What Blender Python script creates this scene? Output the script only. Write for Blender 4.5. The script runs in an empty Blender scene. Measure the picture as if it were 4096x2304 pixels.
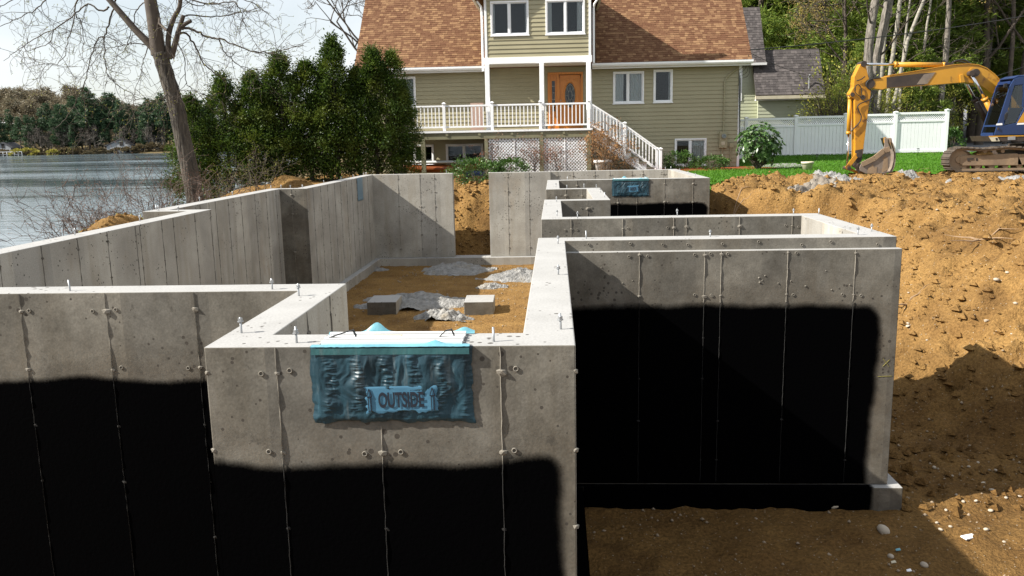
import bpy, math, random
import numpy as np
from mathutils import Vector, Matrix

SC = bpy.context.scene
COL = SC.collection

# ------------------------------------------------------------------ camera, light, exposure
F_PX, PITCH, ROLL, YAW, CAM_H = 831.53, 0.178689, -0.019843, 0.053702, 0.9771
_cp, _sp = math.cos(PITCH), math.sin(PITCH)
FW = Vector((-math.sin(YAW)*_cp, math.cos(YAW)*_cp, -_sp))
_r0 = Vector((math.cos(YAW), math.sin(YAW), 0)); _u0 = _r0.cross(FW)
RT = _r0*math.cos(ROLL) + _u0*math.sin(ROLL); UP = -_r0*math.sin(ROLL) + _u0*math.cos(ROLL)
cam = bpy.data.cameras.new('camera'); cam.sensor_width = 36; cam.lens = 36*F_PX/1024
cam.clip_start = 0.05; cam.clip_end = 3000
camo = bpy.data.objects.new('camera', cam); COL.objects.link(camo)
m = Matrix.Identity(4)
for i in range(3):
    m[i][0], m[i][1], m[i][2] = RT[i], UP[i], -FW[i]
m[2][3] = CAM_H
camo.matrix_world = m
SC.camera = camo

SUN_DIR = Vector((1, .26, -.775)).normalized()          # the way the light travels
SUN_EL = math.asin(-SUN_DIR.z); SUN_AZ = math.atan2(-SUN_DIR.x, -SUN_DIR.y)
w = bpy.data.worlds.new('World'); SC.world = w; w.use_nodes = True
nt = w.node_tree; nt.nodes.clear()
out = nt.nodes.new('ShaderNodeOutputWorld'); bg = nt.nodes.new('ShaderNodeBackground'); bg.inputs[1].default_value = .062
sky = nt.nodes.new('ShaderNodeTexSky'); sky.sky_type = 'NISHITA'; sky.sun_disc = False
sky.sun_elevation = SUN_EL; sky.sun_rotation = SUN_AZ % (2*math.pi); sky.air_density = 1.2; sky.dust_density = 1.0; sky.ozone_density = 1.5
tc = nt.nodes.new('ShaderNodeTexCoord'); mp = nt.nodes.new('ShaderNodeMapping'); mp.inputs['Scale'].default_value = (1.0, 1.0, 2.2); mp.inputs['Location'].default_value = (.3, .55, .1)
nz = nt.nodes.new('ShaderNodeTexNoise'); nz.inputs['Scale'].default_value = 2.1; nz.inputs['Detail'].default_value = 6; nz.inputs['Roughness'].default_value = .55
cr = nt.nodes.new('ShaderNodeValToRGB'); cr.color_ramp.elements[0].position = .38; cr.color_ramp.elements[1].position = .62
cr.color_ramp.elements[0].color = (.5, .5, .5, 1); cr.color_ramp.elements[1].color = (.95, .95, .95, 1)
mx = nt.nodes.new('ShaderNodeMixRGB'); mx.inputs[2].default_value = (8.3, 8.6, 8.9, 1)
L = nt.links
L.new(tc.outputs['Generated'], mp.inputs[0]); L.new(mp.outputs[0], nz.inputs[0]); L.new(nz.outputs[0], cr.inputs[0])
L.new(cr.outputs[0], mx.inputs[0]); L.new(sky.outputs[0], mx.inputs[1]); L.new(mx.outputs[0], bg.inputs[0]); L.new(bg.outputs[0], out.inputs[0])

sl = bpy.data.lights.new('sun', 'SUN'); sl.energy = 5.0; sl.angle = math.radians(.53); sl.color = (1, .95, .86)
so = bpy.data.objects.new('sun', sl); COL.objects.link(so); so.rotation_euler = SUN_DIR.to_track_quat('-Z', 'Y').to_euler(); so.location = (-30, -10, 40)
vs = SC.view_settings; vs.view_transform = 'Standard'; vs.look = 'None'; vs.exposure = 1.1; vs.gamma = 1; vs.use_curve_mapping = False
SC.cycles.use_denoising = True; SC.cycles.max_bounces = 6; SC.cycles.transparent_max_bounces = 8
SC.cycles.diffuse_bounces = 3; SC.cycles.glossy_bounces = 3; SC.cycles.transmission_bounces = 3; SC.cycles.caustics_reflective = False; SC.cycles.caustics_refractive = False

# ------------------------------------------------------------------ helpers
def ray(x, y):
    return FW + RT*((x/4-512)/F_PX) - UP*((y/4-288)/F_PX)
def at(x, y, Y):
    """site point seen at photograph pixel (x, y) on the vertical plane at distance Y"""
    d = ray(x, y); k = Y/d.y
    return Vector((d.x*k, Y, CAM_H+d.z*k))
def atz(x, y, z):
    d = ray(x, y); k = (z-CAM_H)/d.z
    return Vector((d.x*k, d.y*k, z))

RNG = random.Random(7); NR = np.random.default_rng(11)

def tag(o, label=None, cat=None, group=None, kind=None):
    if label: o['label'] = label
    if cat: o['category'] = cat
    if group: o['group'] = group
    if kind: o['kind'] = kind
    return o
def empty(name, loc=(0, 0, 0), label=None, cat=None, group=None):
    o = bpy.data.objects.new(name, None); COL.objects.link(o); o.location = loc; o.empty_display_size = .2
    return tag(o, label, cat, group)
def mesh_obj(name, me, parent=None, loc=None, rot=None, scale=None):
    o = bpy.data.objects.new(name, me); COL.objects.link(o)
    if parent: o.parent = parent
    if loc is not None: o.location = loc
    if rot is not None: o.rotation_euler = rot
    if scale is not None: o.scale = scale
    return o
def np_mesh(name, V, Fc, mat, smooth=False):
    me = bpy.data.meshes.new(name)
    V = np.asarray(V, dtype=np.float32); Fc = np.asarray(Fc, dtype=np.int32); n = Fc.shape[1]
    me.vertices.add(len(V)); me.vertices.foreach_set('co', V.ravel())
    me.loops.add(Fc.size); me.loops.foreach_set('vertex_index', Fc.ravel())
    me.polygons.add(len(Fc)); me.polygons.foreach_set('loop_start', np.arange(0, Fc.size, n, dtype=np.int32))
    me.polygons.foreach_set('use_smooth', np.full(len(Fc), smooth))
    me.update(calc_edges=True); me.validate()
    if mat: me.materials.append(mat)
    return me

class MB:
    def __init__(s): s.v = []; s.f = []
    def add(s, v, f):
        b = len(s.v); s.v += [tuple(p) for p in v]; s.f += [tuple(b+i for i in q) for q in f]; return s
    def box(s, x0, x1, y0, y1, z0, z1):
        return s.add([(x0,y0,z0),(x1,y0,z0),(x1,y1,z0),(x0,y1,z0),(x0,y0,z1),(x1,y0,z1),(x1,y1,z1),(x0,y1,z1)],
                     [(0,3,2,1),(4,5,6,7),(0,1,5,4),(1,2,6,5),(2,3,7,6),(3,0,4,7)])
    def bar(s, a, b, wx, wy=None, up=(0, 0, 1)):
        wy = wy or wx; a, b = Vector(a), Vector(b); d = (b-a).normalized(); u = Vector(up)
        if abs(d.dot(u)) > .98: u = Vector((0, 1, 0))
        x = d.cross(u).normalized(); y = x.cross(d)
        V = [p + x*(sx*wx/2) + y*(sy*wy/2) for p in (a, b) for sx, sy in ((-1,-1),(1,-1),(1,1),(-1,1))]
        return s.add(V, [(0,1,2,3)[::-1],(4,5,6,7),(0,1,5,4),(1,2,6,5),(2,3,7,6),(3,0,4,7)])
    def tube(s, pts, r, n=8, cap=True):
        P = [Vector(p) for p in pts]; R = r if hasattr(r, '__len__') else [r]*len(P)
        b = len(s.v); x = None
        for i, p in enumerate(P):
            d = (P[min(i+1, len(P)-1)]-P[max(i-1, 0)]).normalized()
            if x is None:
                x = d.cross(Vector((0, 0, 1)))
                if x.length < .1: x = d.cross(Vector((0, 1, 0)))
            x = (x - d*x.dot(d)).normalized(); y = d.cross(x)
            for k in range(n):
                a = 2*math.pi*k/n; s.v.append(tuple(p + (x*math.cos(a)+y*math.sin(a))*R[i]))
        for i in range(len(P)-1):
            for k in range(n):
                q = b+i*n+k; q2 = b+i*n+(k+1) % n; s.f.append((q, q2, q2+n, q+n))
        if cap:
            s.f.append(tuple(b+k for k in range(n))[::-1]); s.f.append(tuple(b+(len(P)-1)*n+k for k in range(n)))
        return s
    def cyl(s, a, b, r, n=14, r2=None): return s.tube([a, b], [r, r if r2 is None else r2], n)
    def prism(s, poly, vec):
        """closed outline (3D points) pushed along vec"""
        n = len(poly); P = [Vector(p) for p in poly]; vec = Vector(vec); b = len(s.v)
        s.v += [tuple(p) for p in P] + [tuple(p+vec) for p in P]
        s.f.append(tuple(b+i for i in range(n))); s.f.append(tuple(b+n+i for i in range(n))[::-1])
        for i in range(n):
            j = (i+1) % n; s.f.append((b+i, b+n+i, b+n+j, b+j))
        return s
    def mesh(s, name, mat=None, smooth=False):
        me = bpy.data.meshes.new(name); me.from_pydata(s.v, [], s.f)
        import bmesh
        bm = bmesh.new(); bm.from_mesh(me); bmesh.ops.recalc_face_normals(bm, faces=bm.faces); bm.to_mesh(me); bm.free()
        if smooth: me.polygons.foreach_set('use_smooth', [True]*len(me.polygons))
        if mat: me.materials.append(mat)
        me.update(); return me
    def build(s, name, mat=None, parent=None, smooth=False, bevel=0, loc=None, rot=None):
        o = mesh_obj(name, s.mesh(name, mat, smooth), parent, loc, rot)
        if bevel:
            b = o.modifiers.new('bevel', 'BEVEL'); b.width = bevel; b.segments = 2; b.limit_method = 'ANGLE'; b.angle_limit = .6
        return o
def box(name, mat, parent, *d, bevel=0): return MB().box(*d).build(name, mat, parent, bevel=bevel)

def vnoise(x, y, seed=0):
    xi = np.floor(x).astype(np.int64); yi = np.floor(y).astype(np.int64); xf = x-xi; yf = y-yi
    def h(a, b):
        n = (a*374761393 + b*668265263 + seed*974711) & 0xffffffff
        n = ((n ^ (n >> 13))*1274126177) & 0xffffffff
        return ((n ^ (n >> 16)) & 0xffff)/65535.0
    u = xf*xf*(3-2*xf); v = yf*yf*(3-2*yf)
    return (h(xi, yi)*(1-u)+h(xi+1, yi)*u)*(1-v) + (h(xi, yi+1)*(1-u)+h(xi+1, yi+1)*u)*v
def fbm(x, y, oct=4, seed=0, gain=.5):
    s = 0; a = 1; t = 0
    for o in range(oct):
        s = s + a*(vnoise(x*2**o+o*17.3, y*2**o-o*9.1, seed+o)-.5); t += a; a *= gain
    return s/t
def sstep(a, b, x):
    t = np.clip((x-a)/(b-a), 0, 1); return t*t*(3-2*t)

# ------------------------------------------------------------------ materials
def nmat(name):
    mt = bpy.data.materials.new(name); mt.use_nodes = True; n = mt.node_tree; b = n.nodes['Principled BSDF']
    return mt, n, b
def N(n, kind, **kw):
    nd = n.nodes.new('ShaderNode'+kind)
    for k, v in kw.items():
        if k in nd.inputs: nd.inputs[k].default_value = v
        else: setattr(nd, k, v)
    return nd
def ramp(n, src, c0, c1, p0=.3, p1=.7):
    r = N(n, 'ValToRGB'); e = r.color_ramp.elements; e[0].position, e[1].position = p0, p1
    e[0].color = (*c0, 1) if len(c0) == 3 else c0; e[1].color = (*c1, 1) if len(c1) == 3 else c1
    n.links.new(src, r.inputs[0]); return r.outputs[0]
def noise(n, co, scale, detail=3, rough=.55, stretch=None):
    if stretch:
        mpn = N(n, 'Mapping'); mpn.inputs['Scale'].default_value = stretch; n.links.new(co, mpn.inputs[0]); co = mpn.outputs[0]
    t = N(n, 'TexNoise', Scale=scale, Detail=detail, Roughness=rough); n.links.new(co, t.inputs['Vector']); return t.outputs[0]
def mixc(n, fac, a, b, mode='MIX'):
    x = N(n, 'MixRGB'); x.blend_type = mode
    for i, q in ((0, fac), (1, a), (2, b)):
        if hasattr(q, 'is_linked') or hasattr(q, 'links'): n.links.new(q, x.inputs[i])
        elif i == 0: x.inputs[0].default_value = q
        else: x.inputs[i].default_value = (*q, 1) if len(q) == 3 else q
    return x.outputs[0]
def math_(n, op, a, b=0.0):
    x = N(n, 'Math'); x.operation = op
    for i, q in ((0, a), (1, b)):
        if hasattr(q, 'links'): n.links.new(q, x.inputs[i])
        else: x.inputs[i].default_value = q
    return x.outputs[0]
def bump(n, b, h, strength=.3, dist=.02):
    x = N(n, 'Bump', Strength=strength, Distance=dist); n.links.new(h, x.inputs['Height']); n.links.new(x.outputs[0], b.inputs['Normal'])
def coords(n, world=False):
    return N(n, 'NewGeometry').outputs['Position'] if world else N(n, 'TexCoord').outputs['Object']
def simple(name, c0, c1=None, scale=4, rough=.6, bmp=0, bscale=30, metal=0, world=True, stretch=None, dirt=None, spec=None, bdist=.01):
    mt, n, b = nmat(name); co = coords(n, world); c1 = c1 or tuple(q*.75 for q in c0)
    col = ramp(n, noise(n, co, scale, 4, stretch=stretch), c0, c1)
    if dirt: col = mixc(n, ramp(n, noise(n, co, dirt[1], 5, .65), (0,0,0), (1,1,1), dirt[2], dirt[3]), col, dirt[0])
    n.links.new(col, b.inputs['Base Color']); b.inputs['Roughness'].default_value = rough; b.inputs['Metallic'].default_value = metal
    if spec is not None: b.inputs['Specular IOR Level'].default_value = spec
    if bmp: bump(n, b, noise(n, co, bscale, 4, stretch=stretch), bmp, bdist)
    return mt
def foliage(name, c0, c1, transl=.3, rough=.55, c2=None):
    mt, n, b = nmat(name); g = N(n, 'NewGeometry'); oi = N(n, 'ObjectInfo')
    r = math_(n, 'FRACT', math_(n, 'ADD', g.outputs['Random Per Island'], oi.outputs['Random']))
    col = ramp(n, r, c0, c1, 0, 1)
    if c2: col = mixc(n, ramp(n, noise(n, coords(n, True), 1.3, 2), (0,0,0), (1,1,1), .5, .66), col, c2)
    n.links.new(col, b.inputs['Base Color']); b.inputs['Roughness'].default_value = rough; b.inputs['Specular IOR Level'].default_value = .25
    t = N(n, 'BsdfTranslucent'); n.links.new(col, t.inputs[0]); ms = N(n, 'MixShader'); ms.inputs[0].default_value = transl
    n.links.new(b.outputs[0], ms.inputs[1]); n.links.new(t.outputs[0], ms.inputs[2])
    n.links.new(ms.outputs[0], n.nodes['Material Output'].inputs[0]); return mt

def mk_concrete():
    mt, n, b = nmat('concrete'); co = coords(n, True)
    big = noise(n, co, 1.1, 5, .6); streak = noise(n, co, 2.2, 4, .6, (2.2, 2.2, .22)); fine = noise(n, co, 70, 3)
    col = ramp(n, big, (.42, .40, .36), (.235, .22, .195), .3, .7)
    col = mixc(n, ramp(n, streak, (0,0,0), (.75,.75,.75), .5, .78), col, (.25, .22, .175))
    sx = N(n, 'SeparateXYZ'); n.links.new(co, sx.inputs[0])
    pn = math_(n, 'FLOOR', math_(n, 'DIVIDE', math_(n, 'ADD', sx.outputs[0], sx.outputs[1]), .61))
    wn = N(n, 'TexWhiteNoise'); wn.noise_dimensions = '1D'; n.links.new(pn, wn.inputs['W'])
    col = mixc(n, .6, col, ramp(n, wn.outputs[0], (.72,.72,.72), (1.15,1.13,1.08), 0, 1), 'MULTIPLY')
    rust = noise(n, co, 1.1, 5, .65, (1, 1, .45))
    col = mixc(n, ramp(n, rust, (0,0,0), (.45,.45,.45), .57, .72), col, (.25, .19, .125))
    top = noise(n, co, 3.5, 4)
    ge = N(n, 'NewGeometry'); sn = N(n, 'SeparateXYZ'); n.links.new(ge.outputs['Normal'], sn.inputs[0])
    tcol = mixc(n, .5, ramp(n, top, (.37,.365,.355), (.28,.275,.265)), ramp(n, fine, (.44,.435,.425), (.21,.205,.2), .35, .65))
    col = mixc(n, ramp(n, sn.outputs[2], (0,0,0), (1,1,1), .75, .9), col, tcol)
    col = mixc(n, .45, col, ramp(n, fine, (.75,.75,.75), (1.2,1.2,1.2), .35, .65), 'MULTIPLY')
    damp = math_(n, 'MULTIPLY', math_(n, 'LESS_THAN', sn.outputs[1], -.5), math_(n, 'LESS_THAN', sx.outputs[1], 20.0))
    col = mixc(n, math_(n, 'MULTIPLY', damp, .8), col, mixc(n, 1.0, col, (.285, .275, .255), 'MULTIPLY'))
    mr = N(n, 'MapRange'); n.links.new(sx.outputs[2], mr.inputs[0]); mr.inputs[1].default_value = -.62; mr.inputs[2].default_value = -.2; mr.inputs[3].default_value = 1; mr.inputs[4].default_value = 0
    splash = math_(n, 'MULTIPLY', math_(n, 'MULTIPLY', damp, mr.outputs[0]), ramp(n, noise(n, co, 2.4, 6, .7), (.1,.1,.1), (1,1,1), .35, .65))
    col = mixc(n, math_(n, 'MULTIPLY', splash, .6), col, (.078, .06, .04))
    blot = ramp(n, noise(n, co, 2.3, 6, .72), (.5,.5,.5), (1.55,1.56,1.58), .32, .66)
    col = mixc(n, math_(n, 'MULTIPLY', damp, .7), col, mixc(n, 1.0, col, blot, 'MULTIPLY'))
    vo = N(n, 'TexVoronoi', Scale=17.0); n.links.new(co, vo.inputs['Vector'])
    big2 = noise(n, co, 1.7, 2)
    thr = math_(n, 'MULTIPLY', ramp(n, big2, (0,0,0), (1,1,1), .42, .66), .25)
    hole = math_(n, 'LESS_THAN', vo.outputs['Distance'], thr)
    spall = ramp(n, noise(n, co, 11, 5, .7), (0,0,0), (1,1,1), .64, .7)
    col = mixc(n, math_(n, 'MULTIPLY', math_(n, 'MULTIPLY', spall, damp), .45), col, (.05, .045, .038))
    col = mixc(n, math_(n, 'MULTIPLY', hole, .85), col, (.05, .043, .036))
    n.links.new(col, b.inputs['Base Color']); b.inputs['Roughness'].default_value = .88; b.inputs['Specular IOR Level'].default_value = .2
    med = noise(n, co, 24, 5, .62)
    h = math_(n, 'SUBTRACT', math_(n, 'ADD', math_(n, 'MULTIPLY', med, .45), math_(n, 'MULTIPLY', fine, .18)), math_(n, 'MULTIPLY', hole, 1.4))
    bump(n, b, h, .3, .012); return mt
def mk_dirt(name, c0, c1, c2, bs=.7):
    mt, n, b = nmat(name); co = coords(n, True)
    col = ramp(n, noise(n, co, 1.6, 6, .62), c0, c1, .32, .68)
    col = mixc(n, ramp(n, noise(n, co, .55, 5, .6), (0,0,0), (1,1,1), .52, .7), col, c2)
    fine = noise(n, co, 32, 4, .65)
    col = mixc(n, .7, col, ramp(n, fine, (.5,.48,.46), (1.4,1.38,1.34), .34, .66), 'MULTIPLY')
    vo = N(n, 'TexVoronoi', Scale=22.0); n.links.new(co, vo.inputs['Vector'])
    vr = N(n, 'TexWhiteNoise'); n.links.new(vo.outputs['Position'], vr.inputs['Vector'])
    peb = math_(n, 'MULTIPLY', math_(n, 'LESS_THAN', vo.outputs['Distance'], .17), math_(n, 'LESS_THAN', vr.outputs[0], .3))
    col = mixc(n, math_(n, 'MULTIPLY', peb, .55), col, (.5, .43, .33))
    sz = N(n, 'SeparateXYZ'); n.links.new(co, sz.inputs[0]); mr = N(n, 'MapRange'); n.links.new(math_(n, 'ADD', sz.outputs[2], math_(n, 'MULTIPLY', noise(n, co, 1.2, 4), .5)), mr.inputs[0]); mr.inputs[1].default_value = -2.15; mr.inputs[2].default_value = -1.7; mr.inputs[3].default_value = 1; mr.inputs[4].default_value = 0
    footshade = math_(n, 'MULTIPLY', mr.outputs[0], math_(n, 'GREATER_THAN', sz.outputs[0], .2))
    col = mixc(n, math_(n, 'MULTIPLY', footshade, .75), col, mixc(n, 1.0, col, (.5, .47, .44), 'MULTIPLY'))  # soil colour darkened low down to paint deeper shade at the pit foot
    n.links.new(col, b.inputs['Base Color']); b.inputs['Roughness'].default_value = .95; b.inputs['Specular IOR Level'].default_value = .1
    h = math_(n, 'ADD', math_(n, 'ADD', noise(n, co, 9, 5, .65), math_(n, 'MULTIPLY', fine, .5)), math_(n, 'MULTIPLY', peb, .5))
    bump(n, b, h, bs, .05); return mt
def mk_water():
    mt, n, b = nmat('lake_water'); co = coords(n, True)
    band = noise(n, co, .03, 4, .6, (.25, 1.3, 1)); b.inputs['Base Color'].default_value = (.085, .12, .14, 1)
    n.links.new(ramp(n, band, (.04,.04,.04), (.16,.16,.16), .42, .58), b.inputs['Roughness']); b.inputs['IOR'].default_value = 1.5
    rip = noise(n, co, 1.6, 4, .6, (.45, 1.4, 1)); rip2 = noise(n, co, .35, 3, .6, (.35, 1.2, 1))
    h = math_(n, 'MULTIPLY', math_(n, 'ADD', rip, math_(n, 'MULTIPLY', rip2, 1.5)), ramp(n, band, (.03,.03,.03), (1,1,1), .38, .5))
    bump(n, b, h, .22, .1); return mt
def mk_shingle(name, c0, c1, c2):
    mt, n, b = nmat(name); g = N(n, 'NewGeometry'); oi = N(n, 'ObjectInfo')
    r = math_(n, 'FRACT', math_(n, 'ADD', g.outputs['Random Per Island'], math_(n, 'MULTIPLY', oi.outputs['Random'], 7.13)))
    rp = N(n, 'ValToRGB'); e = rp.color_ramp.elements; e[0].color = (*c0, 1); e[1].color = (*c2, 1); k = e.new(.55); k.color = (*c1, 1); n.links.new(r, rp.inputs[0])
    col = mixc(n, .6, rp.outputs[0], ramp(n, noise(n, coords(n, True), 60, 2), (.7,.7,.7), (1.25,1.25,1.25)), 'MULTIPLY')
    n.links.new(col, b.inputs['Base Color']); b.inputs['Roughness'].default_value = .93; b.inputs['Specular IOR Level'].default_value = .15; return mt
def mk_glass(name, tint=(.72,.76,.76), base=.05):
    mt, n, b = nmat(name); n.nodes.remove(b)
    tr = N(n, 'BsdfTransparent'); tr.inputs[0].default_value = (*tint, 1); gl = N(n, 'BsdfGlossy', Roughness=.015); gl.inputs[0].default_value = (.9, .95, 1, 1)
    fr = N(n, 'Fresnel', IOR=1.38); ms = N(n, 'MixShader')
    n.links.new(math_(n, 'ADD', fr.outputs[0], base), ms.inputs[0]); n.links.new(tr.outputs[0], ms.inputs[1]); n.links.new(gl.outputs[0], ms.inputs[2])
    n.links.new(ms.outputs[0], n.nodes['Material Output'].inputs[0]); return mt
def mk_coat():
    mt, n, b = nmat('damp_proofing'); co = coords(n, True)
    b.inputs['Base Color'].default_value = (.0008, .0008, .001, 1); b.inputs['Roughness'].default_value = .9; b.inputs['Specular IOR Level'].default_value = .012
    bump(n, b, noise(n, co, 40, 4), .25, .01)
    a = N(n, 'Attribute'); a.attribute_name = 'cover'
    fac = ramp(n, math_(n, 'ADD', a.outputs['Fac'], math_(n, 'ADD', math_(n, 'MULTIPLY', math_(n, 'SUBTRACT', noise(n, co, 90, 2), .5), .35), math_(n, 'MULTIPLY', math_(n, 'SUBTRACT', noise(n, co, 5, 3), .5), .6))), (0,0,0), (1,1,1), .15, .85)
    tr = N(n, 'BsdfTransparent'); ms = N(n, 'MixShader'); n.links.new(fac, ms.inputs[0]); n.links.new(tr.outputs[0], ms.inputs[1]); n.links.new(b.outputs[0], ms.inputs[2])
    n.links.new(ms.outputs[0], n.nodes['Material Output'].inputs[0]); return mt
def mk_paint(name, c, worn, amt=.62, rough=.45, wscale=2.2):
    return simple(name, c, tuple(q*.82 for q in c), 1.5, rough, .08, 25, dirt=(worn, wscale, amt, amt+.13))

MT = dict(
    concrete=mk_concrete(), coat=mk_coat(), water=mk_water(),
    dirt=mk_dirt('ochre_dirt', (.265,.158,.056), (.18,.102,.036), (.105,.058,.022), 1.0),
    litter=mk_dirt('leaf_litter', (.16,.12,.065), (.10,.075,.04), (.09,.1,.03)),
    mulch=mk_dirt('bark_mulch', (.34,.09,.035), (.2,.055,.025), (.15,.05,.03)),
    grass=simple('lawn_turf', (.058,.155,.012), (.04,.118,.009), 2.5, .9, .6, 45, dirt=((.065,.17,.014), 9, .5, .75), bdist=.03, spec=.1),
    rubble=simple('washed_out_concrete', (.31,.305,.295), (.17,.165,.155), 9, .92, 1.0, 16, bdist=.07, dirt=((.28,.24,.18), 2, .55, .75)),
    asphalt=simple('asphalt', (.17,.17,.18), (.13,.13,.14), 3, .9, .2, 80),
    white=simple('white_vinyl', (.84,.85,.86), (.79,.8,.82), 3, .42),
    trim=simple('white_trim', (.74,.74,.74), (.66,.66,.65), 2, .5),
    siding=simple('olive_siding', (.34,.308,.195), (.30,.27,.167), 1.2, .55, .08, 40),
    nsiding=simple('pale_green_siding', (.44,.46,.335), (.40,.42,.30), 1.2, .55),
    olive=simple('olive_painted_wood', (.20,.19,.115), (.16,.15,.09), 3, .6),
    deckwood=simple('weathered_deck_wood', (.33,.28,.21), (.24,.20,.15), 5, .8),
    doorwood=simple('varnished_door', (.62,.23,.028), (.48,.16,.018), 5, .35, .05, 30, stretch=(6,6,.6)),
    dark=simple('dark_interior', (.02,.018,.015), (.012,.011,.01), 1, .9),
    curtain=simple('sheer_curtain', (.7,.72,.72), (.58,.6,.61), 6, .8, .3, 10, stretch=(4,4,.1)),
    steel=simple('galvanised_steel', (.42,.43,.44), (.3,.31,.32), 8, .45, metal=.7),
    chrome=simple('polished_rod', (.7,.72,.74), (.6,.62,.66), 8, .15, metal=1),
    shingle=mk_shingle('brown_shingles', (.118,.056,.031), (.152,.079,.043), (.24,.14,.074)),
    gshingle=mk_shingle('grey_shingles', (.06,.053,.053), (.085,.076,.074), (.125,.11,.107)),
    glass=mk_glass('window_glass', (.86,.88,.88), 0), cabglass=mk_glass('cab_glass', (.55,.58,.55), .02),
    yellow=mk_paint('worn_yellow_paint', (.50,.225,.014), (.12,.045,.012), .54, .45, 3.4),
    yellow2=mk_paint('clean_yellow_paint', (.52,.255,.022), (.2,.08,.014), .61, .42, 3.0),
    blue=mk_paint('blue_cab_paint', (.012,.032,.105), (.035,.035,.05), .66, .32),
    rustdark=simple('greasy_dark_steel', (.055,.038,.028), (.03,.022,.018), 4, .6, .2, 20),
    trackdirt=simple('dirt_caked_steel', (.29,.2,.12), (.2,.14,.09), 4, .85, .4, 25),
    bucketsteel=simple('worn_bucket_steel', (.23,.185,.145), (.15,.12,.1), 3, .65, .2, 20, dirt=((.32,.17,.04), 3, .6, .75)),
    black=simple('black_rubber', (.015,.015,.016), (.01,.01,.01), 4, .6),
    beige=simple('cream_plastic', (.56,.51,.38), (.5,.45,.33), 4, .5),
    bark=simple('ridged_grey_bark', (.105,.087,.067), (.022,.018,.014), 7, .95, 1.0, 7, stretch=(2.3,2.3,.26), bdist=.12),
    twig=simple('grey_brown_twig', (.085,.066,.05), (.05,.038,.03), 5, .9),
    redtwig=simple('reddish_twig', (.10,.068,.052), (.06,.04,.032), 5, .9),
    greybark=simple('pale_forest_bark', (.24,.215,.185), (.075,.064,.054), 6, .95, 1.0, 6, stretch=(1.7,1.7,.45), bdist=.1),
    birch=simple('pale_birch_bark', (.33,.31,.26), (.15,.135,.11), 4, .9, .3, 12, stretch=(1,1,3)),
    pinebark=simple('pine_bark', (.12,.095,.075), (.07,.055,.045), 5, .95),
    needles=foliage('pine_needles', (.075,.135,.022), (.21,.265,.045), .4),
    farneedles=foliage('far_pine_needles', (.03,.065,.035), (.075,.12,.055), .25),  # bluish tint puts the distance haze into the needle colour
    buds=foliage('spring_buds', (.36,.24,.085), (.40,.34,.10), .3),
    farbuds=foliage('far_spring_buds', (.15,.115,.075), (.21,.175,.105), .3, c2=(.13,.135,.09)),  # cooled so that the bud colour carries the far haze
    arbor=foliage('arborvitae_sprays', (.010,.03,.005), (.08,.128,.016), .3, c2=(.10,.13,.018)),
    leaf=foliage('evergreen_leaves', (.03,.075,.015), (.075,.14,.03), .15, .35),
    rhodo=foliage('rhododendron_leaves', (.035,.085,.022), (.10,.165,.055), .12, .32),
    budleaf=foliage('yellow_green_leaflets', (.22,.27,.05), (.36,.33,.06), .35),
    blades=foliage('grass_blades', (.055,.16,.011), (.105,.235,.018), .35),
    plastic=None, pot=simple('cream_flower_pot', (.55,.5,.38), (.48,.43,.32), 5, .6),
    gravel=simple('tan_gravel', (.30,.235,.165), (.2,.15,.1), 8, .9),
    greydirt=simple('cement_grey_soil', (.25,.225,.19), (.16,.13,.1), 5, .95, .9, 18, bdist=.05),
    shoe=simple('dark_track_steel', (.10,.075,.055), (.05,.04,.032), 4, .7, .3, 20),
    stone=simple('pale_stone', (.44,.38,.3), (.32,.27,.21), 8, .85, .2, 20),
    orange=simple('orange_kayak', (.24,.06,.01), (.18,.045,.008), 2, .4), board=simple('white_paddleboard', (.6,.62,.6), (.5,.52,.5), 2, .4),
    root=simple('dry_root', (.3,.2,.12), (.2,.13,.07), 8, .9),
    panel=simple('faded_pink_plywood', (.36,.25,.2), (.3,.2,.16), 4, .8),
    seam=simple('seam_concrete', (.22,.2,.17), (.15,.135,.11), 30, .9, .3, 60),
    seamdark=simple('coated_seam', (.011,.0105,.01), (.001,.001,.001), 9, .8, .3, 60),
    seamshade=simple('shade_toned_seam', (.14,.125,.105), (.07,.062,.052), 20, .95),  # darker seam tone: shade on the fins put into their colour
)

# ================================================================== the setting
FLOOR = -2.66
PIT = np.array([(-8,2.0),(-6.4,4.6),(-5.35,5.5),(-5.35,12.25),(-6.0,12.25),(-6.0,17.7),(-5.42,17.7),(-5.42,24.45),(3.62,24.5),(3.72,14.5),(4.15,10.3),(5.4,8.75),(9,7.4),(18,5.5),(18,2.0)], float)
def pit_dist(x, y):
    d = np.full(x.shape, 1e9); ins = np.zeros(x.shape, bool); n = len(PIT)
    for i in range(n):
        (ax, ay), (bx, by) = PIT[i], PIT[(i+1) % n]
        t = np.clip(((x-ax)*(bx-ax)+(y-ay)*(by-ay))/((bx-ax)**2+(by-ay)**2), 0, 1)
        d = np.minimum(d, np.hypot(x-ax-t*(bx-ax), y-ay-t*(by-ay)))
        c = ((ay > y) != (by > y))
        with np.errstate(divide='ignore', invalid='ignore'):
            c &= x < (bx-ax)*(y-ay)/(by-ay)+ax
        ins ^= c
    return np.where(ins, -d, d)
LAWN = [(3.58,21.3),(4.6,23.4),(5.8,25.4),(7.2,26.3),(9,26.8),(11,27.7),(12.4,27.6),(14.2,28.4),(17,29.2),(24,30),(24,35.9),(7.2,35.9),(7.2,31.4),(5.6,31.3),(4.4,30.2),(3.58,29)]
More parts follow.
